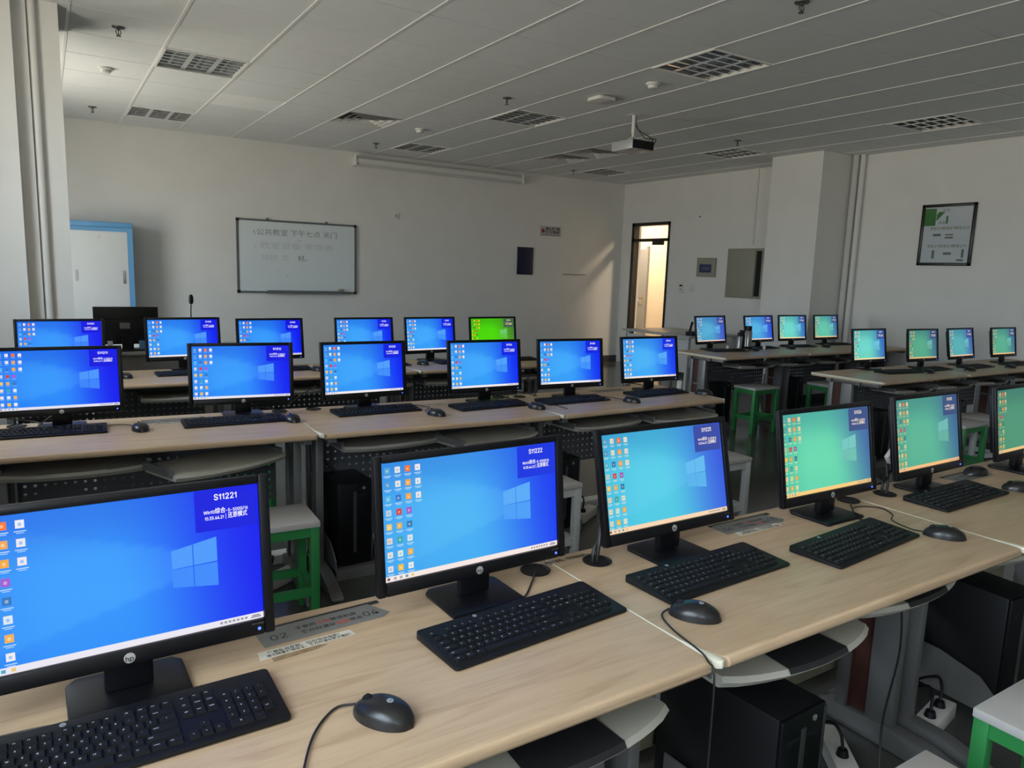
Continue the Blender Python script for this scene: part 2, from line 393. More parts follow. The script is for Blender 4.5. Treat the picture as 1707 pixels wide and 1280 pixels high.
lamp0 = make_lamp(); names = {0: 'nearest the left column', 5: 'in the middle lane', 10: 'in the right-hand lane'}
pos = {3: 'one row in front of the whiteboard wall', 7: 'beside the whiteboard wall', -1: 'nearest the camera', -5: 'above and behind the camera'}
lamplab = {(0, 3): 'dark louvred ceiling light above the blue cabinet, the larger of two on the left', (0, 7): 'small dark louvred ceiling light just above the front wall over the blue cabinet',
           (5, -1): 'large louvred ceiling light top right, beside the white smoke detector', (5, 3): 'louvred ceiling light in the middle, left of the projector',
           (5, 7): 'dark louvred ceiling light above the screen housing on the front wall', (10, -1): 'louvred ceiling light at the far right above the framed poster',
           (10, 3): 'bright louvred ceiling light right of the projector', (10, 7): 'pale louvred ceiling light over the doorway corner'}
first = True
for (i, j), lab in lamplab.items():
    p = (GX+GS*(i+.5), GY+GS*(j+.5), ZC)
    if first: lamp0.location = p; lamp0['label'] = lab; first = False
    else: dup(lamp0, p, 0, lab)
def make_vent():
    t = thing('ceiling_vent', '', 'air vent', (0, 0, 0), 0, 'square ceiling air diffusers')
    b = MB()
    for k in range(4):
        a = .29-.07*k; c = a-.045; z = -.006; zz = .03
        for sx_, sy_ in ((1, 0), (-1, 0), (0, 1), (0, -1)):
            if sx_: b.add([(sx_*a, -a, z), (sx_*a, a, z), (sx_*c, c, zz), (sx_*c, -c, zz)], [(0, 1, 2, 3)])
            else: b.add([(-a, sy_*a, z), (a, sy_*a, z), (c, sy_*c, zz), (-c, sy_*c, zz)], [(0, 1, 2, 3)])
    b.build('blade_ring', whitem, parent=t)
    MB().box(-.298, .298, -.298, .298, .035, .05).build('duct', blk2, parent=t); return t
v0 = make_vent()
for k, ((i, j), lab) in enumerate(zip(VENTS, ('square white air vent in the ceiling above the left end of the screen housing', 'square air vent in the ceiling beyond the projector, the nearer of the pair', 'square air vent in the ceiling beyond the projector, the farther of the pair'))):
    p = (GX+GS*(i+.5), GY+GS*(j+.5), ZC)
    if k == 0: v0.location = p; v0['label'] = lab
    else: dup(v0, p, 0, lab)
def make_spr():
    t = thing('fire_sprinkler', '', 'sprinkler', (0, 0, 0), 0, 'fire sprinklers in the ceiling')
    MB().lathe([(.001, -.008), (.038, -.006), (.04, 0), (.001, 0)], 24).build('rosette', brassm, parent=t, smooth=True)
    b = MB().cyl((0, 0, -.006), (0, 0, -.02), .009, 10).cyl((0, 0, -.055), (0, 0, -.058), .016, 16)
    b.tube([(.008, 0, -.018), (.015, 0, -.032), (.004, 0, -.054)], .003, 6).tube([(-.008, 0, -.018), (-.015, 0, -.032), (-.004, 0, -.054)], .003, 6).cyl((0, 0, -.02), (0, 0, -.05), .003, 6)
    b.build('nozzle', brassm, parent=t, smooth=True); return t
s0 = make_spr()
for k, (x, y, lab) in enumerate(((.503, 5.716, 'dark fire sprinkler in the ceiling top left beside the left column'), (.509, 8.79, 'dark fire sprinkler in the ceiling near the wall above the blue cabinet'),
    (3.506, 5.707, 'dark fire sprinkler beside the middle louvred light'), (3.535, 8.786, 'dark fire sprinkler above the left part of the screen housing'),
    (3.561, 2.765, 'dark fire sprinkler cut by the top edge of the photo'), (6.492, 5.719, 'dark fire sprinkler just right of the projector by a louvred light'), (6.657, 8.908, 'dark fire sprinkler beside the pale light over the doorway corner'))):
    if k == 0: s0.location = (x, y, ZC); s0['label'] = lab
    else: dup(s0, (x, y, ZC), k*.7, lab)
def make_smoke():
    t = thing('smoke_detector', '', 'smoke detector', (0, 0, 0), 0, 'round white smoke detectors')
    MB().lathe([(.001, 0), (.055, 0), (.055, -.014), (.048, -.018), (.001, -.018)], 28).build('base', whitem, parent=t, smooth=True)
    MB().lathe([(.001, -.018), (.040, -.018), (.036, -.038), (.022, -.044), (.001, -.045)], 28).build('sensor_cap', whitem, parent=t, smooth=True); return t
s0 = make_smoke()
for k, (x, y, lab) in enumerate(((4.131, 4.54, 'round white smoke detector in front of the large louvred light'), (.509, 6.96, 'round white smoke detector between the two left ceiling lights'), (3.545, 7.557, 'small round white smoke detector right of the left ceiling vent'))):
    if k == 0: s0.location = (x, y, ZC); s0['label'] = lab
    else: dup(s0, (x, y, ZC), 0, lab)
t = thing('wifi_access_point', 'rounded white wireless access point on the ceiling in front of the projector', 'access point', (4.116, 5.153, ZC))
pts = []
for k in range(4):
    cx, cy = ((1, 1), (-1, 1), (-1, -1), (1, -1))[k]
    for q in range(5): a = k*pi/2+q*pi/8; pts.append((cx*.06+.035*cos(a), cy*.06+.035*sin(a)))
MB().prism(pts, -.035, -.006).build('housing', whitem, parent=t, bevel=.006)
MB().box(-.06, .06, -.06, .06, -.006, 0).build('bracket', blk2, parent=t)
MB().box(.094, .097, -.03, -.012, -.022, -.012).box(.094, .097, .005, .022, -.022, -.012).build('port', blk2, parent=t)
t = thing('projector', 'silver and black projector hanging from the ceiling on a white pole', 'projector', (4.795, 5.50, ZC))
MB().box(-.135, .135, -.15, .15, -.335, -.245).build('body', [mat('projector_silver', (.45, .46, .47), .4, metal=.2)], parent=t, bevel=.012)
MB().box(-.126, .128, -.154, -.149, -.328, -.252).build('rear_panel', blk2, parent=t)
MB().cyl((.06, .14, -.29), (.06, .165, -.29), .03, 20).build('lens', blk, parent=t, smooth=True)
MB().cyl((0, 0, -.17), (0, 0, 0), .018, 16).cyl((0, 0, -.2), (0, 0, -.165), .013, 12).box(-.05, .05, -.04, .04, -.004, 0).build('ceiling_pole', whitem, parent=t, smooth=True)
b = MB()
for a, c in ((-.06, -.05), (.06, -.05), (-.06, .06), (.06, .06)): b.cyl((0, 0, -.195), (a, c, -.245), .005, 8)
b.build('bracket', whmetal, parent=t)
MB().tube([(.02, .0, 0), (.03, -.02, -.12), (.09, -.12, -.20), (.10, -.17, -.24), (.05, -.158, -.29)], .005).tube([(.025, 0, 0), (.03, -.01, -.1), (.08, -.08, -.21), (.16, -.14, -.22), (.12, -.16, -.28)], .004).build('cable', cabm, parent=t, smooth=True)
# roll-up screen housing
t = thing('projection_screen', 'long white rolled-up projection screen housing along the top of the front wall', 'projection screen', (3.55, 9.55, 2.86))
L_ = 2.62
MB().cyl((0, 0, -.01), (L_, 0, -.01), .05, 24).build('casing', whitem, parent=t, smooth=True)
MB().box(0, L_, .03, .1, .0, .05).build('back_rail', whitem, parent=t, bevel=.006)
for x in (-.012, L_): MB().box(x, x+.014, -.06, .1, -.07, .055).build('end_cap', whitem, parent=t, bevel=.004)
MB().box(.02, L_-.02, -.02, .01, -.075, -.058).build('bottom_bar', whmetal, parent=t)

# ------------------------------------------------------------------ front wall items
FW = Matrix(((1, 0, 0, 0), (0, 0, -1, 0), (0, 1, 0, 0), (0, 0, 0, 1)))   # lettering stands up facing -y
def fw(x, y, z): return Matrix.Translation((x, y, z)) @ FW
t = thing('whiteboard', 'white magnetic whiteboard with faded handwriting in a grey metal frame', 'whiteboard', (2.055, YF, 1.11))
MB().box(0, 1.53, -.022, -.004, 0, .90).build('writing_surface', mat('whiteboard_face', (.70, .76, .78), .25), parent=t)
alum = mat('board_frame', (.16, .17, .18), .4, metal=.5)
b = MB().box(-.008, 1.538, -.03, 0, -.008, .014).box(-.008, 1.538, -.03, 0, .886, .908).box(-.008, .014, -.03, 0, 0, .9).box(1.516, 1.538, -.03, 0, 0, .9); b.build('frame', alum, parent=t)
b = MB()
for x in (-.012, 1.505):
    for z in (-.012, .875): b.box(x, x+.037, -.033, 0, z, z+.037)
b.build('corner_cap', blk2, parent=t, bevel=.006)
MB().box(.34, 1.36, -.09, -.03, -.012, .004).box(.34, 1.36, -.09, -.085, .004, .028).build('pen_tray', mat('tray_grey', (.13, .14, .16), .5), parent=t)
MB().box(.36, .385, -.03, -.005, .905, .93).box(1.12, 1.145, -.03, -.005, .905, .93).build('hanger', alum, parent=t)
h1 = mat('marker_ink', (.26, .28, .28), .6); h2 = mat('marker_faded', (.55, .59, .60), .6)
b = MB(); b.text('1.公共教室 下午七点 关门', .088, fw(.19, -.0235, .755), 0, align='LEFT', sx=1.13)
b.text('材。', .085, fw(.75, -.0235, .44), 0, align='LEFT', bold=.01); b.box(.74, .80, -.0235, -.023, .66, .664).box(.47, .50, -.0235, -.023, .27, .274).box(.60, .615, -.0235, -.023, .21, .218); b.build('handwriting', h1, parent=t)
b = MB(); b.text('2.教室设备 审查表', .088, fw(.19, -.0235, .59), 0, align='LEFT', sx=1.5); b.text('结班 文', .085, fw(.29, -.0235, .44), 0, align='LEFT', sx=1.25); b.build('faded_handwriting', h2, parent=t)
tag(MB().box(3.33, 3.40, YF-.088, YF-.045, 1.142, 1.165).build('board_eraser', mat('eraser_tan', (.32, .28, .16), .8), bevel=.004), 'small tan eraser on the right end of the whiteboard tray', 'eraser')
t = thing('wall_socket', 'small square white socket plate on the wall right of the whiteboard', 'wall socket', (4.179, YF, 2.183))
MB().box(-.043, .043, -.01, 0, -.043, .043).build('plate', whitem, parent=t, bevel=.003); MB().cyl((0, -.012, 0), (0, -.0, 0), .01, 12).build('outlet', blk2, parent=t)
t = thing('wall_sign', 'small white notice with a red emblem and two rows of black characters', 'sign', (6.81, YF, 2.125))
MB().box(-.20, .20, -.008, 0, -.075, .075).build('board', mat('sign_face', (.50, .48, .47), .5), parent=t)
MB().cyl((-.145, -.0095, 0), (-.145, -.008, 0), .032, 20).build('red_emblem', mat('sign_red', (.30, .03, .03), .5), parent=t)
b = MB(); b.text('禁止在教室', .055, fw(.04, -.0092, .033), 0, bold=.02); b.text('饮食吸烟喧哗', .047, fw(.04, -.0092, -.02), 0, bold=.02); b.box(-.19, .19, -.0092, -.009, -.064, -.058); b.build('lettering', inkb, parent=t)
t = thing('notice_board', 'dark navy blue upright panel on the front wall', 'notice board', (6.345, YF, 1.645))
MB().box(-.145, .145, -.02, 0, -.21, .21).build('panel', navy, parent=t, bevel=.003)
tag(MB().box(7.09, 7.54, YF-.025, YF, 1.455, 1.468).build('wall_ledge', mat('ledge_grey', (.3, .29, .27), .5)), 'thin short ledge strip on the front wall near the doorway corner', 'ledge')
# right wall items
RW = Matrix(((0, 0, -1, 0), (-1, 0, 0, 0), (0, 1, 0, 0), (0, 0, 0, 1)))   # facing -x
def rw(x, y, z): return Matrix.Translation((x, y, z)) @ RW
boxm = mat('panel_box_paint', (.30, .295, .235), .45)
t = thing('switch_panel', 'small beige switch panel with a blue label on the right wall', 'switch panel', (XR, 7.71, 1.63))
MB().box(-.03, 0, -.18, .18, -.14, .14).build('case', boxm, parent=t, bevel=.004); MB().box(-.034, -.03, -.11, .12, -.075, .045).build('label_plate', mat('panel_blue', (.035, .045, .14), .4), parent=t)
MB().text('配电箱', .05, rw(-.0345, 0, -.015)).build('lettering', greyp, parent=t)
t = thing('electrical_cabinet', 'large beige electrical cabinet with its door ajar beside the right column', 'electrical cabinet', (XR, 7.015, 1.555))
MB().box(-.012, 0, -.31, .31, -.345, .345).build('case', boxm, parent=t, bevel=.003)
MB().box(-.0135, -.012, -.29, -.20, -.31, .31).build('dark_opening', blk2, parent=t)
d_ = MB().box(-.03, -.012, -.19, .29, -.325, .325).build('door', boxm, parent=t, bevel=.004)
MB().cyl((-.03, -.15, -.01), (-.04, -.15, -.01), .012, 12).build('lock', chrome, parent=d_)
t = thing('thermostat', 'small white wall controller with a dark display beside the doorway', 'thermostat', (XR, 8.2, 1.30))
MB().box(-.018, 0, -.045, .045, -.075, .075).build('case', whitem, parent=t, bevel=.004); MB().box(-.0195, -.018, -.03, .03, .035, .062).build('display', blk2, parent=t); MB().cyl((-.021, 0, -.01), (-.018, 0, -.01), .012, 14).build('dial', greyp, parent=t)
t = thing('light_switch', 'plain white switch plate right of the wall controller', 'light switch', (XR, 7.98, 1.32))
MB().box(-.012, 0, -.043, .043, -.06, .06).build('plate', whitem, parent=t, bevel=.003); MB().box(-.016, -.012, -.025, .025, -.035, .035).build('rocker', whitem, parent=t, bevel=.002)
tag(MB().cyl((XR-.006, 7.92, 2.375), (XR, 7.92, 2.375), .012, 12).build('wall_plug', blk2), 'tiny dark wall plug high on the right wall', 'wall plug')
t = thing('framed_poster', 'black framed green and white certificate poster on the right wall', 'framed poster', (XR, 4.312, 2.022))
fb = mat('frame_black', (.012, .010, .009), .35); w = .285; hh = .33
MB().box(-.025, 0, -w, -w+.032, -hh, hh).box(-.025, 0, w-.032, w, -hh, hh).box(-.025, 0, -w, w, -hh, -hh+.032).box(-.025, 0, -w, w, hh-.032, hh).build('frame', fb, parent=t, bevel=.004)
b = MB().box(-.012, -.002, -w+.02, w-.02, -hh+.02, hh-.02)
b.box(-.0125, -.012, .13, w-.03, .10, .285, 1).add([(-.0124, .125, .15), (-.0124, .04, .24), (-.0124, .10, .25), (-.0124, .125, .22)], [(0, 1, 2, 3)], 1).box(-.0125, -.012, .0, .02, .12, .2, 1)
for y_, z_, w_, h_ in ((.1, .0, .085, .026), (-.03, .0, .085, .012), (-.03, -.03, .085, .018), (.12, -.21, .03, .09), (-.03, -.20, .085, .026), (-.17, -.27, .07, .02), (-.19, -.2, .025, .09)): b.box(-.0125, -.012, y_-w_/2, y_+w_/2, z_-h_/2, z_+h_/2, 2)
for z_, y0 in ((.07, .16), (-.12, .17)):
    for k in range(3): b.text('荣誉证书', .036, rw(-.0126, y0-.05-.135*k, z_), 3)
b.text('证书', .04, rw(-.0126, .03, .262), 3); b.text('样本', .04, rw(-.0126, .06, .13), 2)
b.build('print', [mat('poster_paper', (.60, .62, .66), .6), mat('poster_green', (.04, .19, .03), .6), mat('poster_grey', (.15, .17, .14), .6), mat('poster_olive', (.12, .17, .06), .6)], parent=t)
MB().box(-.0155, -.0145, -w+.03, w-.03, -hh+.03, hh-.03).build('glazing', glass, parent=t)
# blue cabinet
t = thing('metal_cabinet', 'tall light blue steel cabinet with white sliding doors by the front wall', 'cabinet', (.20, 9.18, 0))
blue = mat('cabinet_blue', (.13, .34, .60), .4, noise=.03, nscale=5); wd = mat('cabinet_white', (.66, .67, .66), .4, noise=.02, nscale=5)
MB().box(0, .655, .03, .42, .05, 1.80).build('body', blue, parent=t, bevel=.004)
MB().box(-.012, .667, .0, .43, 1.80, 1.865).prism([(0, 0), (0, 0)], 0, 0).build('top', blue, parent=t) if False else MB().box(-.005, .66, .0, .43, 1.80, 1.86).build('top', blue, parent=t, bevel=.012)
MB().box(0, .05, .0, .03, .05, 1.80).box(.605, .655, 0, .03, .05, 1.80).box(.05, .605, 0, .03, .05, .12).box(.05, .605, 0, .03, 1.76, 1.80).build('frame', blue, parent=t)
dd = MB().box(.052, .603, .008, .028, .12, 1.76).build('door', wd, parent=t, bevel=.002)
MB().box(.09, .115, .002, .008, 1.22, 1.34).build('handle', whmetal, parent=dd); MB().box(.545, .57, .0, .008, 1.20, 1.34).build('handle', chrome, parent=dd); MB().cyl((.325, .008, 1.70), (.325, .0, 1.70), .012, 12).build('lock', chrome, parent=dd)
MB().box(.02, .635, .05, .4, 0, .05).build('plinth', base_m, parent=t)

# ------------------------------------------------------------------ screens
def mixc(a, b, t_): return tuple(a[i]+(b[i]-a[i])*t_ for i in range(3))
def sm(a, b, x): x = max(0, min(1, (x-a)/(b-a))); return x*x*(3-2*x)
ICONS = [[(90, 170, 230), (235, 235, 240), (245, 120, 50), (240, 240, 245)], [(80, 160, 225), (230, 235, 235), (240, 170, 80), (235, 235, 240)],
         [(90, 190, 240), (50, 120, 210), (245, 170, 60), (240, 235, 240)], [(190, 215, 235), (215, 60, 60), (160, 90, 210)],
         [(240, 205, 110), (225, 180, 90), (50, 120, 190)], [(235, 215, 205), (60, 170, 180), (225, 235, 240)],
         [(235, 230, 220), (220, 240, 235), (240, 180, 80)], [(225, 225, 235), (245, 195, 50), (240, 240, 240)]]
SW, SH = .431, .242
PAL = {  # left, middle, right, tint, bar
    'deep': ((28, 120, 245), (40, 140, 250), (2, 6, 238), (255, 250, 255), (225, 225, 240)),
    'blue': ((45, 150, 245), (55, 160, 250), (8, 35, 240), (255, 250, 250), (245, 238, 240)),
    'sky':  ((62, 165, 238), (76, 180, 240), (25, 60, 238), (255, 245, 235), (245, 228, 222)),
    'cyan': ((68, 190, 222), (84, 205, 228), (55, 85, 222), (255, 235, 205), (248, 215, 180)),
    'teal': ((80, 195, 165), (108, 218, 176), (66, 100, 162), (255, 225, 170), (250, 206, 130)),
    'green': ((78, 165, 140), (92, 182, 150), (62, 98, 148), (250, 215, 165), (246, 190, 130)),
    'dull': ((70, 142, 112), (78, 150, 118), (56, 100, 120), (240, 205, 150), (235, 195, 135)),
    'mint': ((90, 195, 175), (110, 215, 195), (50, 100, 190), (255, 240, 210), (250, 225, 170)),
    'haze': ((70, 150, 190), (80, 165, 205), (60, 80, 190), (250, 230, 225), (240, 205, 190)),
    'lime': ((70, 205, 5), (75, 215, 0), (70, 120, 50), (255, 225, 60), (230, 200, 60))}
def blendpal(a, b, t_): return tuple(mixc(x, y, t_) for x, y in zip(PAL[a], PAL[b]))
def make_screen(parent, pal, code, ip, near):
    lc, mc, rc, tint, barc = pal
    V = []; Fc = []; Cl = []
    def quad(ps, col, z):
        o = len(V)
        for (u, v) in ps: V.append(((u-.5)*SW, -z, (v-.5)*SH)); Cl.append(col)
        Fc.append(tuple(range(o, o+len(ps))))
    def rect(u0, v0, u1, v1, col, z): quad([(u0, v0), (u1, v0), (u1, v1), (u0, v1)], col, z)
    NX, NY = (48, 27) if near else (24, 14)
    for j in range(NY+1):
        for i in range(NX+1):
            u = i/NX; v = j/NY
            d = sm(.45, 1.10, u+.10*(v-.4)) if rc[2] > 180 else sm(.5, 1.12, u+.18*(v-.4)); c = mixc(lc, mc, sm(0, .3, u)*(1-abs(v-.4)*.7)); c = mixc(c, rc, d)
            beam = 0
            if u < .68:
                k = (.68-u)/.68; top = .62+.36*k; bot = .38-.33*k
                beam = sm(0, .02, top-v)*sm(0, .02, v-bot)*(.12+.06*(1-k))
            c = mixc(c, (120, 215, 255) if rc[2] > 180 else mc, beam)
            c = mixc(c, (lc[0]*.6, lc[1]*.6, lc[2]*.85), .35*sm(.6, 1.0, v)*(1-d))
            V.append(((u-.5)*SW, 0, (v-.5)*SH)); Cl.append(c)
    for j in range(NY):
        for i in range(NX): a = j*(NX+1)+i; Fc.append((a, a+1, a+NX+2, a+NX+1))
    # window emblem, four panes
    TL, TR, BR, BL = (.665, .60), (.832, .655), (.832, .305), (.665, .345)
    def pt(s_, t_):
        a = (TL[0]+(TR[0]-TL[0])*s_, TL[1]+(TR[1]-TL[1])*s_); b = (BL[0]+(BR[0]-BL[0])*s_, BL[1]+(BR[1]-BL[1])*s_)
        return (b[0]+(a[0]-b[0])*t_, b[1]+(a[1]-b[1])*t_)
    pane = mixc(mixc(mc, rc, .35), (125, 215, 255) if rc[2] > 180 else (150, 225, 190), .31)
    for s0_, s1_ in ((0, .455), (.475, 1)):
        for t0_, t1_ in ((0, .485), (.505, 1)):
            cc = mixc(pane, (150, 225, 255), .18) if t0_ > .4 else pane
            quad([pt(s0_, t0_), pt(s1_, t0_), pt(s1_, t1_), pt(s0_, t1_)], cc, .0003)
    # info panel
    pc = mixc(rc, (25, 45, 140), .16) if rc[2] > 230 else mixc(rc, (60, 65, 105), .5); rect(.757, .70, .992, .992, pc, .0003)
    # taskbar and its marks
    rect(0, 0, 1, .045, barc, .0003)
    for u, col in ((.012, (60, 60, 70)), (.045, (150, 150, 160)), (.075, (150, 150, 160)), (.105, (40, 150, 190)), (.135, (235, 190, 90))): rect(u, .012, u+.014, .034, mixc(col, barc, .2), .0005)
    for k in range(7): rect(.83+.016*k, .015, .84+.016*k, .031, (150, 150, 160), .0005)
    rect(.955, .024, .985, .032, (120, 120, 130), .0005); rect(.950, .012, .990, .02, (120, 120, 130), .0005)
    for r_, row in enumerate(ICONS):
        for c_, col in enumerate(row):
            u = .018+.052*c_+(.0); v = .958-.118*r_
            col = tuple(col[i]*tint[i]/255 for i in range(3))
            rect(u, v-.052, u+.027, v, col, .0004)
            if near:
                rect(u+.008, v-.038, u+.018, v-.018, mixc(col, mc if sum(row[c_]) > 600 else (255, 250, 245), .45), .0005)
                rect(u-.005, v-.074, u+.032, v-.068, mixc(tint, mc, .3), .0005); rect(u+.002, v-.085, u+.026, v-.080, mixc(tint, mc, .4), .0005)
            else: rect(u-.002, v-.072, u+.029, v-.064, mixc(tint, mc, .5), .0005)
    T = [(code, .0195, (.874, .945), .014), ('Win10综合-S-500G/16', .0108, (.874, .838), .012), (ip+' | 还原模式', .0108, (.874, .795), .012)]
    for body, size, (u, v), bo in T:
        vs, fs = textgeo(body, size, bo, 'CENTER', 1.); o = len(V)
        want = .0375 if body == code else (.073 if body[0] == 'W' else .070); kx = want/(max(p[0] for p in vs)-min(p[0] for p in vs))
        vs = [(p[0]*kx, p[1], 0) for p in vs]
        for p in vs: V.append(((u-.5)*SW+p[0], -.0006, (v-.5)*SH+p[1])); Cl.append(mixc(tint, (255, 255, 255), .5))
        Fc.extend(tuple(i+o for i in q) for q in fs)
    me = bpy.data.meshes.new('screen'); me.from_pydata(V, [], Fc)
    at = me.color_attributes.new('Col', 'FLOAT_COLOR', 'POINT')
    flat = []
    for c in Cl: flat += [*srgb(*[max(0, min(255, x)) for x in c]), 1.0]
    at.data.foreach_set('color', flat)
    me.materials.append(lcd)
    o = bpy.data.objects.new('screen', me); C.objects.link(o); o.parent = parent; return o

# ------------------------------------------------------------------ monitor
MW, MH = .467, .285
def mon_meshes():
    D = {}
    b = MB(); w = MW/2
    b.box(-w, w, .006, .013, 0, MH); b.box(-w+.03, w-.03, .013, .034, .03, MH-.03)
    for a in ((-w, -w+.018, 0, MH), (w-.018, w, 0, MH), (-w+.018, w-.018, 0, .028), (-w+.018, w-.018, MH-.015, MH)): b.box(a[0], a[1], -.004, .008, a[2], a[3])
    b.box(-.14, .14, .034, .05, .045, .22)
    D['housing'] = b
    return D
_m = mon_meshes()
proto = {}
def proto_mesh(key, mb, mats_, bevel=0., smooth=False):
    if key not in proto:
        o = mb.build(key, mats_, bevel=bevel, smooth=smooth); proto[key] = o.data; bpy.data.objects.remove(o)
    return proto[key]
def part(name, mesh, parent, loc=None, rot=None):
    o = bpy.data.objects.new(name, mesh); C.objects.link(o); o.parent = parent
    if loc: o.location = loc
    if rot: o.rotation_euler = rot
    return o
def logo_mesh():
    b = MB(); b.cyl((0, 0, 0), (0, -.0006, 0), .0085, 28, 0)
    b.text('hp', .0155, Matrix.Translation((0, -.0009, .0005)) @ FW @ Matrix.Shear('XY', 4, (.0, .0)), 1, bold=.01); return b
def monitor(x, y, yaw, tilt, roll, code, ip, pal, label, group, near=False, zd=.76, off=.0):
    t = thing('computer_monitor', label, 'monitor', (x, y, zd), yaw, group)
    E = (-tilt, 0, 0)
    h = part('housing', proto_mesh('monitor_housing', _m['housing'], blk, bevel=.0035), t, (0, 0, .058), None)
    h.rotation_mode = 'XYZ'; R_ = Euler(E).to_matrix() @ Matrix.Rotation(-roll, 3, 'Y')
    c0 = Vector((0, 0, .058)); mid = Vector((0, 0, MH/2))
    h.rotation_euler = R_.to_euler(); h.location = c0+Euler(E).to_matrix() @ mid - R_ @ mid
    s = make_screen(h, pal, code, ip, near); s.location = (0, .0045, .028+SH/2)
    part('logo', proto_mesh('monitor_logo', logo_mesh(), [silver, blk2]), h, (0, -.0042, .0135))
    part('power_light', proto_mesh('power_light', MB().cyl((0, 0, 0), (0, -.001, 0), .0028, 14), led), h, (MW/2-.028, -.0040, .0125))
    if near: part('model_lettering', proto_mesh('model_text', MB().text('HP V203p', .0058, FW), greyp), h, (MW/2-.030, -.0043, .0225))
    st = MB().prism([(-.036, .012), (.036, .012), (.036, .034), (-.036, .034)], .012, .085).box(-.05, .05, .030, .052, .075, .17)
    part('stand_neck', proto_mesh('stand_neck', st, blk, bevel=.003), t, (0, off, 0))
    bs = MB().prism([(-.09, -.055), (.09, -.055), (.09, .075), (.075, .092), (-.075, .092), (-.09, .075)], 0, .010)
    part('stand_base', proto_mesh('stand_base', bs, blk, bevel=.004), t, (0, off, 0))
    return t
D = RAD
def lp(a, b_, t_): return blendpal(a, b_, t_)
GA, GB, GC_, GD, GE = 'monitors on the nearest desk row', 'monitors on the second desk row', 'monitors on the third desk row', 'monitors on the right-hand far desk', 'monitors on the right-hand near desk'
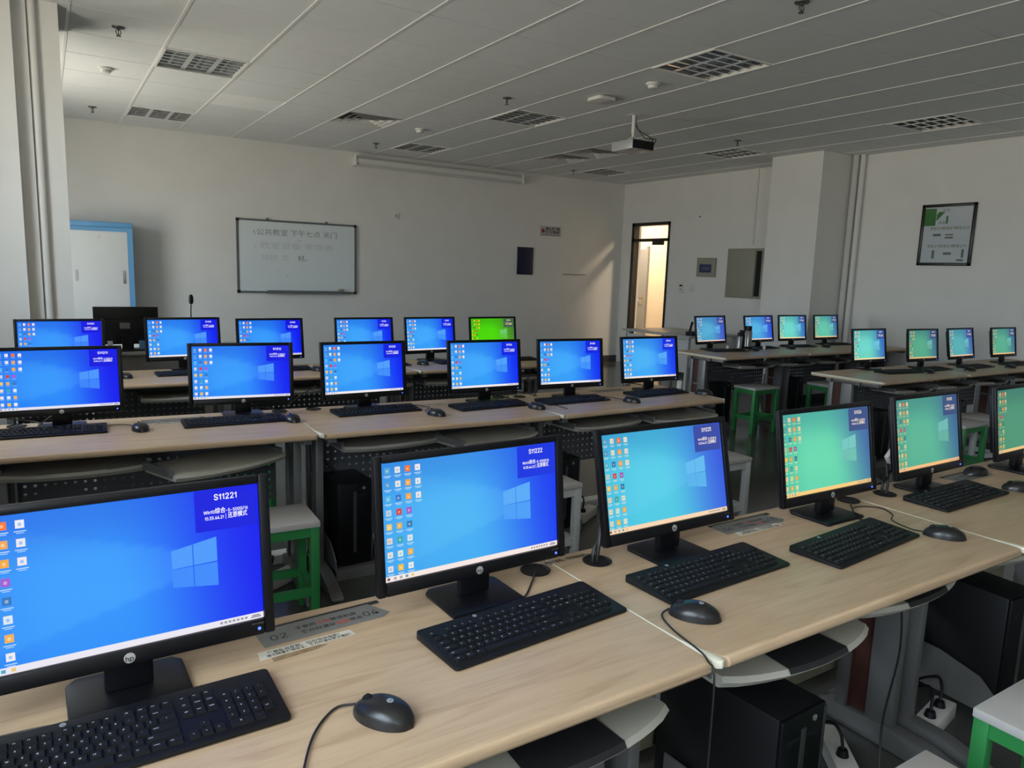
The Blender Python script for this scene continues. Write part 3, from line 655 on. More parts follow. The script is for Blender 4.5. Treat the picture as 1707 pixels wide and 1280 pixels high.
mons = [
 (.085, 1.255, 1.0, 6.5, 0, 'S11221', '10.35.44.21', lp('deep', 'blue', .4), 'large bright blue monitor reading S11221, at the lower left corner', GA, 1),
 (.761, 1.295, 1.1, 6.1, .17, 'S11222', '10.35.44.22', lp('sky', 'blue', .25), 'blue monitor reading S11222, second from the left in the nearest row', GA, 1),
 (1.340, 1.291, 1.5, 12.7, -.57, 'S11223', '10.35.44.23', PAL['cyan'], 'cyan blue monitor reading S11223, middle of the nearest row', GA, 1),
 (1.996, 1.283, .2, 9.6, -.39, 'S11224', '10.35.44.24', PAL['teal'], 'mint green monitor reading S11224 in the nearest row', GA, 1),
 (2.596, 1.302, 2.1, 9.4, -.63, 'S11225', '10.35.44.25', PAL['green'], 'green monitor reading S11225, second from the right in the nearest row', GA, 1),
 (3.240, 1.285, 1.5, 8, 0, 'S11226', '10.35.44.26', PAL['dull'], 'dull green monitor cut by the right edge in the nearest row', GA, 1),
 (.035, 3.529, -1, 7, 0, 'S11211', '10.35.44.11', PAL['deep'], 'deep blue monitor reading S11211, leftmost in the second row', GB, 0),
 (.762, 3.515, -4.1, 6.9, -.39, 'S11212', '10.35.44.12', lp('deep', 'blue', .3), 'blue monitor reading S11212, second in the second row', GB, 0),
 (1.345, 3.455, 5.3, 7.2, -.7, 'S11213', '10.35.44.13', lp('deep', 'blue', .8), 'blue monitor reading S11213, third in the second row', GB, 0),
 (2.009, 3.388, 1.7, 7.2, -.4, 'S11214', '10.35.44.14', PAL['blue'], 'blue monitor reading S11214, standing in front of the bright green screen', GB, 0),
 (2.552, 3.336, -.6, 7.3, -.45, 'S11215', '10.35.44.15', PAL['blue'], 'blue monitor reading S11215, fifth in the second row', GB, 0),
 (3.186, 3.354, -1.4, 8.4, 0, 'S11216', '10.35.44.16', lp('sky', 'blue', .4), 'light blue monitor reading S11216, at the right end of the second row', GB, 0),
 (.070, 5.14, 1, 7, 0, 'S11201', '10.35.44.1', PAL['deep'], 'half hidden deep blue monitor, leftmost in the third row', GC_, 0),
 (.766, 5.223, 3.5, 7.1, 0, 'S11202', '10.35.44.2', lp('deep', 'blue', .5), 'blue monitor beside the black back of the teacher monitor, third row', GC_, 0),
 (1.303, 5.106, 6.4, 6.6, -.3, 'S11203', '10.35.44.3', lp('deep', 'blue', .2), 'blue monitor below the left part of the whiteboard, third in the third row', GC_, 0),
 (1.995, 5.14, 3, 7, 0, 'S11204', '10.35.44.4', lp('blue', 'deep', .3), 'blue monitor under the right end of the whiteboard, fourth in the third row', GC_, 0),
 (2.544, 5.153, 7, 7.4, -.3, 'S11205', '10.35.44.5', PAL['blue'], 'blue monitor just left of the bright green screen in the third row', GC_, 0),
 (3.108, 5.14, 4, 7, 0, 'S11206', '10.35.44.6', PAL['lime'], 'monitor with a bright lime green screen in the third row', GC_, 0),
 (5.665, 5.126, 3.3, 9.1, .25, 'S11207', '10.35.44.7', PAL['haze'], 'teal blue monitor leftmost on the far right-hand desk', GD, 0),
 (6.414, 5.14, 1, 9.4, .4, 'S11208', '10.35.44.8', lp('haze', 'sky', .4), 'pale blue monitor second on the far right-hand desk, beside the thermos flasks', GD, 0),
 (6.992, 5.16, -1.1, 7.4, 0, 'S11209', '10.35.44.9', PAL['mint'], 'mint monitor third on the far right-hand desk', GD, 0),
 (7.60, 5.161, 1.4, 7.2, 0, 'S11210', '10.35.44.10', lp('mint', 'green', .6), 'green blue monitor rightmost on the far right-hand desk by the column', GD, 0),
 (5.816, 3.522, -1.2, 8.1, 0, 'S11217', '10.35.44.17', PAL['mint'], 'bright mint monitor leftmost on the near right-hand desk', GE, 0),
 (6.435, 3.412, -1.3, 7.1, -.2, 'S11218', '10.35.44.18', lp('green', 'dull', .4), 'dim green monitor second on the near right-hand desk', GE, 0),
 (7.075, 3.405, .9, 9.6, 0, 'S11219', '10.35.44.19', lp('green', 'haze', .5), 'tilted grey green monitor third on the near right-hand desk', GE, 0),
 (7.780, 3.364, -1.1, 8.2, 0, 'S11220', '10.35.44.20', lp('green', 'dull', .3), 'green monitor rightmost on the near right-hand desk', GE, 0)]
for (x, y, yw, ti, ro, code, ip, pal, lab, g, near) in mons:
    monitor(x, y, D(yw), D(ti), D(ro), code, ip, pal, lab, g, bool(near))

# ------------------------------------------------------------------ keyboards
KW, KD = .435, .148
def key_layout():
    u = .01795; K = []   # (x, y, w, legend) x from left, y from front
    rows = [[('esc', 1), (None, 1), ('F1', 1), ('F2', 1), ('F3', 1), ('F4', 1), (None, .5), ('F5', 1), ('F6', 1), ('F7', 1), ('F8', 1), (None, .5), ('F9', 1), ('F10', 1), ('F11', 1), ('F12', 1)],
            [('`', 1)]+[(c, 1) for c in '1234567890-=']+[('back', 2)],
            [('tab', 1.5)]+[(c, 1) for c in 'QWERTYUIOP[]']+[('\\', 1.5)],
            [('caps', 1.75)]+[(c, 1) for c in "ASDFGHJKL;'"]+[('enter', 2.25)],
            [('shift', 2.25)]+[(c, 1) for c in 'ZXCVBNM,./']+[('shift', 2.75)],
            [('ctrl', 1.25), ('win', 1.25), ('alt', 1.25), ('', 6.25), ('alt', 1.25), ('fn', 1.25), ('menu', 1.25), ('ctrl', 1.25)]]
    x0 = .012; ys = [.127-.006, .102, .083, .064, .045, .026]
    for r_, row in enumerate(rows):
        x = x0
        for leg, w in row:
            if leg is not None: K.append((x+w*u/2, ys[r_]-.003, w*u, leg))
            x += w*u
    nx = x0+15.35*u
    for r_, row in enumerate((('prt', 'scr', 'brk'), ('ins', 'home', 'pgup'), ('del', 'end', 'pgdn'))):
        for c_, leg in enumerate(row): K.append((nx+(c_+.5)*u, ys[r_]-.003, u, leg))
    K.append((nx+1.5*u, ys[4]-.003, u, '^'))
    for c_, leg in enumerate('<v>'): K.append((nx+(c_+.5)*u, ys[5]-.003, u, leg))
    nn = nx+3.3*u
    for r_, row in enumerate(('N/*-', '789+', '456', '123', '0.')):
        for c_, leg in enumerate(row):
            if leg == '0': K.append((nn+1.0*u, ys[r_+1]-.003, 2*u, '0'))
            elif leg == '.': K.append((nn+2.5*u, ys[r_+1]-.003, u, '.'))
            else: K.append((nn+(c_+.5)*u, ys[r_+1]-.003, u, leg))
    K.append((nn+3.5*u, ys[4]-.003, u, 'ent'))
    return K
KEYS = key_layout()
def key_mb(w, leg, bx=0, by=0, b=None, legend=True):
    b = b or MB(); a = w/2-.0011; c = .0083
    vs = [(bx-a, by-c, 0), (bx+a, by-c, 0), (bx+a, by+c, 0), (bx-a, by+c, 0), (bx-a+.0016, by-c+.0014, .0042), (bx+a-.0016, by-c+.0014, .0042), (bx+a-.0016, by+c-.002, .0042), (bx-a+.0016, by+c-.002, .0042)]
    b.add(vs, [(0, 3, 2, 1), (4, 5, 6, 7), (0, 1, 5, 4), (1, 2, 6, 5), (2, 3, 7, 6), (3, 0, 4, 7)])
    if legend and leg: b.text(leg, .0062 if len(leg) == 1 else .0046, Matrix.Translation((bx-a+.003 if len(leg) > 1 else bx-.002, by+.0008, .00435)), 1, align='LEFT' if len(leg) > 1 else 'CENTER', bold=.015)
    return b
def kb_body():
    r_ = .008; pts = []
    for k, (cx, cy) in enumerate(((KW-r_, KD-r_), (r_, KD-r_), (r_, r_), (KW-r_, r_))):
        for q in range(4): a = k*pi/2+q*pi/6; pts.append((cx+r_*cos(a), cy+r_*sin(a)))
    b = MB(); n = len(pts)
    def zt(y): return .008+.009*y/KD
    vs = [(x, y, 0.002) for x, y in pts]+[(x, y, zt(y)) for x, y in pts]
    b.add(vs, [tuple(range(n-1, -1, -1)), tuple(range(n, 2*n))]+[(i, (i+1) % n, n+(i+1) % n, n+i) for i in range(n)])
    for x in (.03, KW-.03): b.box(x-.012, x+.012, .01, .02, 0, .003).box(x-.012, x+.012, KD-.02, KD-.01, 0, .003)
    return b
SL = math.atan2(.009, KD)
def keyboard(x, y, rz, label, group, mode=0, cable=None):
    t = thing('keyboard', label, 'keyboard', (x, y, .76), rz, group)
    part('body', proto_mesh('keyboard_body', kb_body(), mat('keyboard_plastic', (.007, .007, .008), .5, spec=.25), bevel=.0018), t)
    if mode == 1:
        for i, (kx, ky, w, leg) in enumerate(KEYS):
            mk = 'key_%s_%.3f' % (leg, w)
            part('key', proto_mesh(mk, key_mb(w, leg), [keym, ink]), t, (kx, ky, .008+.009*ky/KD), (SL, 0, 0))
        part('logo', proto_mesh('kb_logo', MB().cyl((0, 0, 0), (0, 0, .0004), .0045, 20).text('hp', .0075, Matrix.Translation((0, .0003, .0006)), 1), [silver, blk2]), t, (.132, .138, .0166), (SL, 0, 0))
    else:
        if 'key_block' not in proto:
            b = MB()
            for (kx, ky, w, leg) in KEYS: key_mb(w, leg, kx, ky, b, legend=False)
            for (kx, ky, w, leg) in KEYS:
                if leg: b.box(kx-.003, kx+.001, ky-.001, ky+.002, .0042, .0044, 1)
            proto_mesh('key_block', b, [keym, mat('key_print_dim', (.16, .16, .16), .6)])
        part('keys', proto['key_block'], t, (0, 0, .008), (SL, 0, 0))
    if cable:
        inv = Matrix.Rotation(-rz, 4, 'Z') @ Matrix.Translation((-x, -y, -.76))
        MB().tube([inv @ Vector(p) for p in cable], .0022, 6).build('cable', cabm, parent=t, smooth=True)
    return t
ZT = .76; zc = .7635
kb1 = 'keyboards on the nearest desk row'; kb2 = 'keyboards on the second desk row'; kb3 = 'keyboards on the third desk row'; kbd = 'keyboards on the far right-hand desk'; kbe = 'keyboards on the near right-hand desk'
keyboard(-.141, 1.058, D(1), 'black keyboard in front of the S11221 monitor, lower left corner', kb1, 1, [(.0, 1.20, .775), (-.05, 1.23, zc), (-.18, 1.235, zc)])
keyboard(.583, 1.062, D(4.5), 'black keyboard in front of the S11222 monitor', kb1, 1, [(.80, 1.225, .775), (.86, 1.26, zc), (.92, 1.32, zc), (.96, 1.365, zc)])
keyboard(1.118, 1.072, D(2.5), 'black keyboard under the cable of a mouse, before the S11223 monitor', kb1, 1)
keyboard(1.643, 1.012, D(5), 'black keyboard before the S11224 monitor, left of a mouse', kb1, 1, [(2.02, 1.19, .775), (2.06, 1.23, zc), (2.12, 1.29, zc), (2.2, 1.35, zc)])
keyboard(2.378, 1.128, D(1.5), 'black keyboard raised on its feet before the S11225 monitor', kb1, 1)
keyboard(-.245, 3.385, D(-3), 'black keyboard before the S11211 monitor, left end of the second row', kb2)
keyboard(.475, 3.322, D(-2), 'black keyboard before the S11212 monitor, touching a mouse', kb2)
keyboard(1.150, 3.300, D(0), 'black keyboard before the S11213 monitor', kb2)
keyboard(1.755, 3.200, D(2), 'black keyboard before the S11214 monitor with a mouse at its corner', kb2)
keyboard(2.275, 3.170, D(0), 'black keyboard before the S11215 monitor', kb2)
keyboard(2.93, 3.170, D(3), 'black keyboard before the S11216 monitor, right end of the second row', kb2)
for x, lab in ((-.18, 'leftmost keyboard on the third row, behind the S11211 monitor'), (.56, 'keyboard under the second monitor of the third row'), (1.10, 'keyboard right of the third monitor of the third row, partly visible between screens'), (1.83, 'keyboard under the fourth monitor of the third row'), (2.50, 'keyboard beside the mouse left of the lime green screen'), (2.98, 'keyboard under the lime green screen')):
    keyboard(x, 4.90, D(1), 'black '+lab, kb3)
for x, y, a, lab in ((5.50, 4.93, -8, 'leftmost on the far right-hand desk'), (6.13, 4.97, 3, 'before the second monitor of the far right-hand desk'), (6.76, 5.02, -5, 'before the third monitor of the far right-hand desk'), (7.50, 5.05, -4, 'rightmost on the far right-hand desk by the column')):
    keyboard(x, y, D(a), 'black keyboard '+lab, kbd)
for x, y, a, lab in ((5.66, 3.26, -8, 'leftmost on the near right-hand desk'), (6.17, 3.22, 2, 'before the second monitor of the near right-hand desk'), (6.83, 3.18, 3, 'before the tilted monitor of the near right-hand desk'), (7.55, 3.16, 2, 'rightmost on the near right-hand desk')):
    keyboard(x, y, D(a), 'black keyboard '+lab, kbe)

# ------------------------------------------------------------------ mice
def mouse_mesh():
    b = MB(); NU, NV = 16, 20; vs = []
    for j in range(NV+1):
        t_ = j/NV; y = -.056+.112*t_
        e = max(0., 1-abs((t_-.5)*2)**2.6)**.5; w = (.0245+.006*sin(pi*(1-t_))+.002)*e+.0005; hgt = (.012+.021*sin(pi*min(1, (1-t_)*.62+.16)))*max(e, .02)**.75
        for i in range(NU+1):
            a = pi*i/NU; cx = -cos(a); vs.append((w*(abs(cx)**.9)*(1 if cx > 0 else -1), y, hgt*sin(a)**.62))
    fs = [(j*(NU+1)+i, j*(NU+1)+i+1, (j+1)*(NU+1)+i+1, (j+1)*(NU+1)+i) for j in range(NV) for i in range(NU)]
    fs.append(tuple(j*(NU+1) for j in range(NV+1))+tuple(j*(NU+1)+NU for j in range(NV, -1, -1)))
    return b.add(vs, fs)
def mouse(x, y, rz, label, group, cable=None, near=False):
    t = thing('computer_mouse', label, 'mouse', (x, y, .7605), rz, group)
    part('shell', proto_mesh('mouse_shell', mouse_mesh(), mat('mouse_plastic', (.012, .012, .013), .3), smooth=True), t)
    part('scroll_wheel', proto_mesh('mouse_wheel', MB().cyl((-.003, .030, .021), (.003, .030, .021), .0105, 18), blk2, smooth=True), t)
    if near: part('logo', proto_mesh('mouse_logo', MB().cyl((0, 0, 0), (0, 0, .0006), .0055, 20).text('hp', .009, Matrix.Translation((0, .0003, .0008)), 1), [silver, blk2]), t, (0, -.012, .0332), (D(4), 0, 0))
    if cable:
        inv = Matrix.Rotation(-rz, 4, 'Z') @ Matrix.Translation((-x, -y, -.7605))
        MB().tube([inv @ Vector(p) for p in cable], .0020, 6).build('cable', cabm, parent=t, smooth=True)
    return t
mg = 'mice on the nearest desk row'; mg2 = 'mice on the second desk row'; mg3 = 'mice on the third desk row'; mgd = 'mice on the far right-hand desk'; mge = 'mice on the near right-hand desk'
mouse(.421, 1.003, D(32), 'black mouse on bare wood at the bottom, between the S11221 and S11222 keyboards', mg, [(.392, 1.05, .768), (.36, 1.06, zc), (.31, 1.01, zc), (.265, .92, zc), (.245, .865, .762), (.24, .842, .74), (.235, .84, .60)], True)
mouse(1.128, 1.012, D(38), 'black mouse at the seam with a cable hanging over the desk edge', mg, [(1.094, 1.055, .768), (1.065, 1.045, zc), (1.040, .985, zc), (1.025, .90, zc), (1.010, .865, .763), (1.003, .842, .745), (1.0, .838, .60), (1.0, .84, .40), (.99, .86, .1)], True)
mouse(2.142, 1.018, D(35), 'black mouse right of the S11224 keyboard', mg, [(2.107, 1.062, .768), (2.085, 1.085, .772), (2.10, 1.15, .775), (2.19, 1.20, zc), (2.22, 1.26, zc), (2.16, 1.30, zc), (2.09, 1.27, .768), (2.06, 1.22, .775)], True)
mouse(2.90, 1.150, D(50), 'black mouse at the right edge beside the S11225 keyboard', mg)
mouse(2.985, 1.335, D(80), 'black mouse on a grey desk sticker between the two rightmost near monitors', mg)
for x, y, a, lab, cb_ in ((.311, 3.37, 5, 'right of the S11211 keyboard', [(.30, 3.43, .768), (.25, 3.50, zc), (.12, 3.52, zc), (0.0, 3.56, zc)]), (.931, 3.31, 0, 'touching the right end of the S11212 keyboard', [(.93, 3.37, .768), (.93, 3.44, zc), (.96, 3.54, zc)]), (1.599, 3.175, 20, 'right of the S11213 keyboard', [(1.57, 3.23, .768), (1.60, 3.30, zc), (1.65, 3.36, zc), (1.60, 3.46, zc), (1.5, 3.5, zc)]),
    (2.107+.06, 3.13, 15, 'at the corner of the S11214 keyboard', [(2.15, 3.19, .768), (2.22, 3.22, zc), (2.3, 3.2, zc), (2.31, 3.05, zc)]), (2.79, 3.085, 20, 'right of the S11215 keyboard', [(2.77, 3.14, .768), (2.76, 3.25, zc), (2.68, 3.36, zc), (2.6, 3.38, zc)]), (3.41, 3.12, 35, 'at the right end of the second row', None)):
    mouse(x, y, D(a), 'black mouse '+lab, mg2, cb_)
for x, y, lab in ((.389, 4.93, 'between the second row monitors S11211 and S11212, on the third row'), (1.545, 4.88, 'just left of the S11213 monitor, on the third row'), (2.367, 4.94, 'below the monitor left of the lime green screen')): mouse(x, y, D(20), 'black mouse '+lab, mg3)
for x, y, lab in ((6.04, 4.90, 'right of the leftmost keyboard of the far right-hand desk'), (6.66, 4.93, 'between the second and third keyboards of the far right-hand desk'), (7.28, 4.94, 'left of the rightmost keyboard of the far right-hand desk')): mouse(x, y, D(70), 'black mouse '+lab, mgd)
for x, y, lab in ((6.112, 3.19, 'beside the leftmost keyboard of the near right-hand desk'), (6.68, 3.14, 'between the second and third keyboards of the near right-hand desk'), (7.36, 3.12, 'before the rightmost keyboard of the near right-hand desk')): mouse(x, y, D(70), 'black mouse '+lab, mge)

# ------------------------------------------------------------------ desks
DL, DD = 1.226, .565
def desk_top_mb(L, dp):
    pts = []; r_ = .012
    # plan outline of top with hollow left edge near the front where the cream cap sits
    out_ = [(0.004, dp), (0.004, .16), (.006, .10), (.020, .045), (.030, .015), (.040, 0.0), (L-.012, 0), (L-.004, .008), (L-.003, .02), (L-.001, .1), (L-.001, dp)]
    b = MB(); n = len(out_); prof = [(.012, 0), (.005, .003), (.0012, .0075), (0, .0125), (.001, .0165), (.0035, .0203), (.0075, .0232), (.0115, .0246), (.016, .025)]   # inset, z
    rings = []
    for ins, z in prof:
        ring = []
        for (x, y) in out_: ring.append((x, max(y, ins) if y < .02 else y, z-.025))
        rings += ring
    m_ = len(prof)
    fs = [(i*n+k, i*n+(k+1) % n, (i+1)*n+(k+1) % n, (i+1)*n+k) for i in range(m_-1) for k in range(n)]
    fs += [tuple(range(n-1, -1, -1)), tuple(range((m_-1)*n, m_*n))]
    return b.add(rings, fs)
def make_desk(x, y, rz, label, group, L=DL, dp=DD, nleg=(0, 1), grom=(), rcap=False):
    t = thing('computer_desk', label, 'desk', (x, y, .76), rz, group)
    key = '%.3f' % L
    part('tabletop', proto_mesh('tabletop'+key+str(dp), desk_top_mb(L, dp), wood_m, smooth=True), t)
    cp = MB().prism([(0, dp), (0.004, dp), (0.004, .16), (.006, .10), (.018, .045), (.026, .012), (.022, -.001), (.013, -.003), (.004, .003), (-.001, .03), (0, .1)], -.015, .0008)
    part('edge_cap', proto_mesh('edge_cap'+str(dp), cp, edge_m, bevel=.003), t)
    if rcap: MB().box(L-.001, L+.005, .01, dp, -.026, .0008).build('edge_strip', edge_m, parent=t)
    MB().box(.10, L-.10, .46, .463, -.40, -.055).build('modesty_panel', perf_m, parent=t)
    MB().box(.03, L-.03, .20, .24, -.055, -.026).box(.03, L-.03, .44, .48, -.055, -.026).build('frame_rail', metal_m, parent=t)
    for k in nleg:
        xx = .072 if k == 0 else L-.034
        lg = MB(); w = .018
        lg.prism([(.275, -.70), (.365, -.70), (.365, -.055), (.275, -.055)], xx-w, xx+w, 'x')       # front post
        lg.prism([(.435, -.70), (.475, -.70), (.475, -.055), (.435, -.055)], xx-w, xx+w, 'x')     # rear post
        lg.prism([(-.02, -.758), (.55, -.758), (.56, -.735), (.50, -.70), (.30, -.685), (.16, -.69), (.06, -.715), (-.02, -.745)], xx-.028, xx+.028, 'x')
        lg.box(xx-.02, xx+.02, .06, .50, -.055, -.027).box(xx-.008, xx+.008, .36, .44, -.30, -.285)
        lo = lg.build('leg', metal_m, parent=t, bevel=.004)
        MB().box(xx-.004, xx+.004, .365, .435, -.70, -.06).build('cable_cover', mar_p, parent=lo)
    for gx, gy in grom:
        MB().lathe([(.036, 0), (.037, .003), (.033, .004), (.030, .001)], 28, c=(gx, gy)).build('cable_grommet', blk2, parent=t, smooth=True)
    return t
def tray(x, y, rz, label, group, w=.50, z=.655, pad=True):
    t = thing('keyboard_tray', label, 'keyboard tray', (x, y, z), rz, group)
    if 'tray_body' not in proto:
        N = 14; out_ = [(-w/2+w*k/N, -.055*(1-(2*k/N-1)**2)**.8) for k in range(N+1)]
        out_ = [(-w/2, .24)]+[(px, py) for px, py in out_]+[(w/2, .24)]
        b = MB(); n = len(out_)
        vs = [(px, py*.9+.012, -.022) for px, py in out_]+[(px, py, -.006) for px, py in out_]+[(px*.985, py+.008 if py < .2 else py, .004) for px, py in out_]
        b.add(vs, [tuple(range(n-1, -1, -1)), tuple(range(2*n, 3*n))]+[(r_*n+i, r_*n+(i+1) % n, (r_+1)*n+(i+1) % n, (r_+1)*n+i) for r_ in (0, 1) for i in range(n)])
        proto_mesh('tray_body', b, tray_m, smooth=True)
        pb = MB(); K = 8; top = []
        for k in range(K+1):
            px = -.10+.20*k/K; top.append((px, -.055*(1-(2*px/w)**2)**.8))
        vs = [(px, py-.001, -.004) for px, py in top]+[(px, py+.006, .0065) for px, py in top]+[(px*.95, .055, .0075) for px, py in top]
        fs = [(r_*(K+1)+k, r_*(K+1)+k+1, (r_+1)*(K+1)+k+1, (r_+1)*(K+1)+k) for r_ in (0, 1) for k in range(K)]
        proto_mesh('tray_pad', pb.add(vs, fs), pad_m, smooth=True); proto['tray_rest'] = proto['tray_pad'].copy(); proto['tray_rest'].materials[0] = tray_m
        br = MB()
        br.box(-.006, .006, .03, .24, -.012, .02)
        proto_mesh('tray_rail', br, metal_m)
    part('tray_board', proto['tray_body'], t); part('wrist_pad' if pad else 'wrist_rest', proto['tray_pad'] if pad else proto['tray_rest'], t); part('slide_rail', proto['tray_rail'], t, (-w/2+.002, 0, 0)); part('slide_rail', proto['tray_rail'], t, (w/2-.002, 0, 0)); return t
dg = 'desks of the nearest row'; dg2 = 'desks of the second row'; dg3 = 'desks of the third row'; dgr = 'desks on the right-hand side'
Y1 = .857
make_desk(1.024-DL, Y1, 0, 'wooden desk at the lower left carrying the S11221 and S11222 monitors', dg, grom=[(.964-1.024+DL, .515)])
make_desk(1.024, Y1, 0, 'wooden desk in the lower middle carrying the S11223 and S11224 monitors', dg, grom=[(.11, .49), (1.185, .505)])
make_desk(1.024+DL, Y1, 0, 'wooden desk at the lower right carrying the S11225 monitor', dg, grom=[(.145, .49)])
Y2 = 2.985
a1, a2, a3 = D(-4.5), D(-3.0), D(.8)
make_desk(.95-DL*cos(a1), Y2+DL*sin(-a1), a1, 'wooden desk of the second row at the left, with the S11211 and S11212 monitors', dg2, dp=.62, grom=[(.10, .57), (1.17, .57)])
make_desk(.953, Y2, a2, 'wooden desk in the middle of the second row, with the S11213 and S11214 monitors', dg2, dp=.62, grom=[(.12, .57), (1.17, .57)])
make_desk(.953+1.222*cos(a2)+.003, Y2+1.222*sin(a2), a3, 'wooden desk at the right end of the second row, with the S11216 monitor', dg2, dp=.62, grom=[(.11, .55)], rcap=True)
Y3 = 4.63
for k, (x, lab) in enumerate(((-.27, 'wooden desk of the third row at the left, in front of the teacher desk'), (.96, 'wooden desk in the middle of the third row, below the whiteboard'), (2.19, 'wooden desk at the right end of the third row, under the lime green screen'))):
    make_desk(x, Y3, 0, lab, dg3, dp=.62, rcap=(k == 2))
for x, L, lab in ((5.13, DL, 'left'), (5.13+DL+.002, DL, 'middle'), (5.13+2*DL+.004, .70, 'right')):
    make_desk(x, 2.99 if x < 7 else 2.99, 0, 'wooden desk of the near right-hand group, %s section' % lab, dgr, L=L, dp=.60)
for x, L, lab in ((5.18, DL, 'left'), (5.18+DL+.002, DL, 'middle'), (5.18+2*DL+.004, .62, 'right')):
    make_desk(x, 4.52, 0, 'wooden desk of the far right-hand group, %s section' % lab, dgr, L=L, dp=.66)
tg = 'keyboard trays under the nearest row'; tg2 = 'keyboard trays under the second row'; tg3 = 'keyboard trays under the third row'; tgr = 'keyboard trays under the right-hand desks'
tray(.10, .93, 0, 'cream keyboard tray with black pad at the bottom left, below the S11221 keyboard', tg)
tray(.72, .915, 0, 'cream keyboard tray with black pad below the S11222 keyboard', tg)
tray(1.385, .925, D(-1), 'cream keyboard tray with black pad above the large black tower', tg)
tray(1.935, .985, D(2), 'cream keyboard tray below the S11224 keyboard', tg)
tray(2.62, .99, 0, 'cream keyboard tray below the S11225 keyboard at the right edge', tg)
tray(.07, 3.20, D(-3), 'beige keyboard tray under the S11211 keyboard', tg2, pad=False)
tray(.62, 3.04, D(22), 'beige keyboard tray swung out askew under the S11212 keyboard', tg2, pad=False)
tray(1.36, 3.13, D(2), 'beige keyboard tray under the S11213 keyboard', tg2, pad=False)
tray(1.88, 2.98, D(14), 'beige keyboard tray swung askew under the S11214 keyboard', tg2, pad=False)
tray(2.62, 3.05, D(5), 'beige keyboard tray under the S11215 keyboard', tg2, pad=False)
tray(3.17, 3.00, D(0), 'beige keyboard tray under the S11216 keyboard', tg2, pad=False)
for x, lab in ((.07, 'first'), (.70, 'second'), (1.30, 'third'), (1.95, 'fourth'), (2.55, 'fifth'), (3.12, 'sixth')): tray(x, 4.74, 0, 'beige keyboard tray under the third row, %s from the left' % lab, tg3, pad=False)
for x, lab in ((5.78, 'leftmost'), (6.42, 'second'), (7.03, 'third'), (7.70, 'rightmost')): tray(x, 4.62, 0, 'beige keyboard tray under the far right-hand desk, %s' % lab, tgr)
for x, lab in ((5.78, 'leftmost'), (6.40, 'second'), (7.03, 'third'), (7.72, 'rightmost')): tray(x, 3.09, 0, 'beige keyboard tray under the near right-hand desk, %s' % lab, tgr)

# ------------------------------------------------------------------ stickers on the desks
def seat_label(x, y, rz, n1, n2, lab, torn=False, w=.262):
    t = thing('desk_label', lab, 'desk label', (x, y, .7603), rz, 'seat number labels stuck on desks')
    MB().prism([(0, .0), (w-.02, .0), (w, .012), (w-.025, .068), (-.006+.02, .068), (0, .055)], 0, .0008).box(.0, w, .062, .076, 0, .0006, 1).build('plate', [greyp, inkb], parent=t)
    b = MB(); I = Matrix.Identity(4)
    def at(px, py): return Matrix.Translation((px, py, .0010))
    b.text(n1, .040, at(.035, .032), 0); b.text(n2, .040, at(w-.036, .032), 0)
    for yy, row in ((.042, (('不要把', 0), ('食物', 1), ('带进机房', 0))), (.021, (('离开时请将', 0), ('垃圾', 1), ('带走', 0)))):
        px = .072 if yy > .03 else .078
        for body, mi in row:
            b.text(body, .0142, at(px, yy), mi, align='LEFT', bold=.015); px += max(v[0] for v in textgeo(body, .0142, .015, 'LEFT', 1.)[0])+.0012
    b.build('lettering', [inkb, inkr], parent=t); return t
def paper_label(x, y, rz, lab, w=.185, h=.026, tape=False):
    t = thing('paper_label', lab, 'paper label', (x, y, .7603), rz, 'printed paper strips stuck on desks')
    MB().prism([(0, 0), (w, .003), (w-.004, h), (.004, h+.003)], 0, .0005).build('strip', mat('label_paper', (.60, .56, .47), .6), parent=t)
    b = MB(); b.text('严禁私自拆卸、切勿搬动电脑！', .0105, Matrix.Translation((.018, h*.70, .0007)), 0, align='LEFT', bold=.015); b.text('请勿随意拔插设备；离开时请将椅子摆好！', .0105, Matrix.Translation((.014, h*.27, .0007)), 0, align='LEFT', bold=.015, sx=.85); b.build('lettering', inkb, parent=t)
    if tape: MB().prism([(.02, -.016), (.10, -.013), (.125, -.006), (.11, 0), (.02, 0)], -.0001, .0003).build('tape_residue', mat('old_tape', (.26, .17, .09), .7, noise=.3, nscale=60), parent=t)
    return t
seat_label(.312, 1.312, D(3), '02', '04', 'grey seat label 02 04 with red and black writing, left of the S11222 monitor')
paper_label(.294, 1.270, D(3), 'torn white paper strip below the 02 04 seat label', tape=True)
seat_label(1.585, 1.325, D(0), '06', '08', 'grey seat label between the S11223 and S11224 monitors')
paper_label(1.612, 1.300, D(0), 'white paper strip below the seat label between S11223 and S11224')
seat_label(2.80, 1.300, D(0), '10', '12', 'grey seat label under a mouse right of the S11225 monitor')
paper_label(.98, 1.385, D(0), 'small pale strip at the seam between the two near desks', w=.06, h=.018)
seat_label(.33, 3.50, D(-3), '02', '04', 'seat label on the second row between the S11211 and S11212 monitors')
paper_label(.36, 3.46, D(-3), 'white paper strip on the second row between S11211 and S11212')
paper_label(1.62, 3.43, D(0), 'white paper strip on the second row between S11213 and S11214')
seat_label(2.80, 3.42, D(0), '10', '12', 'seat label on the second row between the S11215 and S11216 monitors')

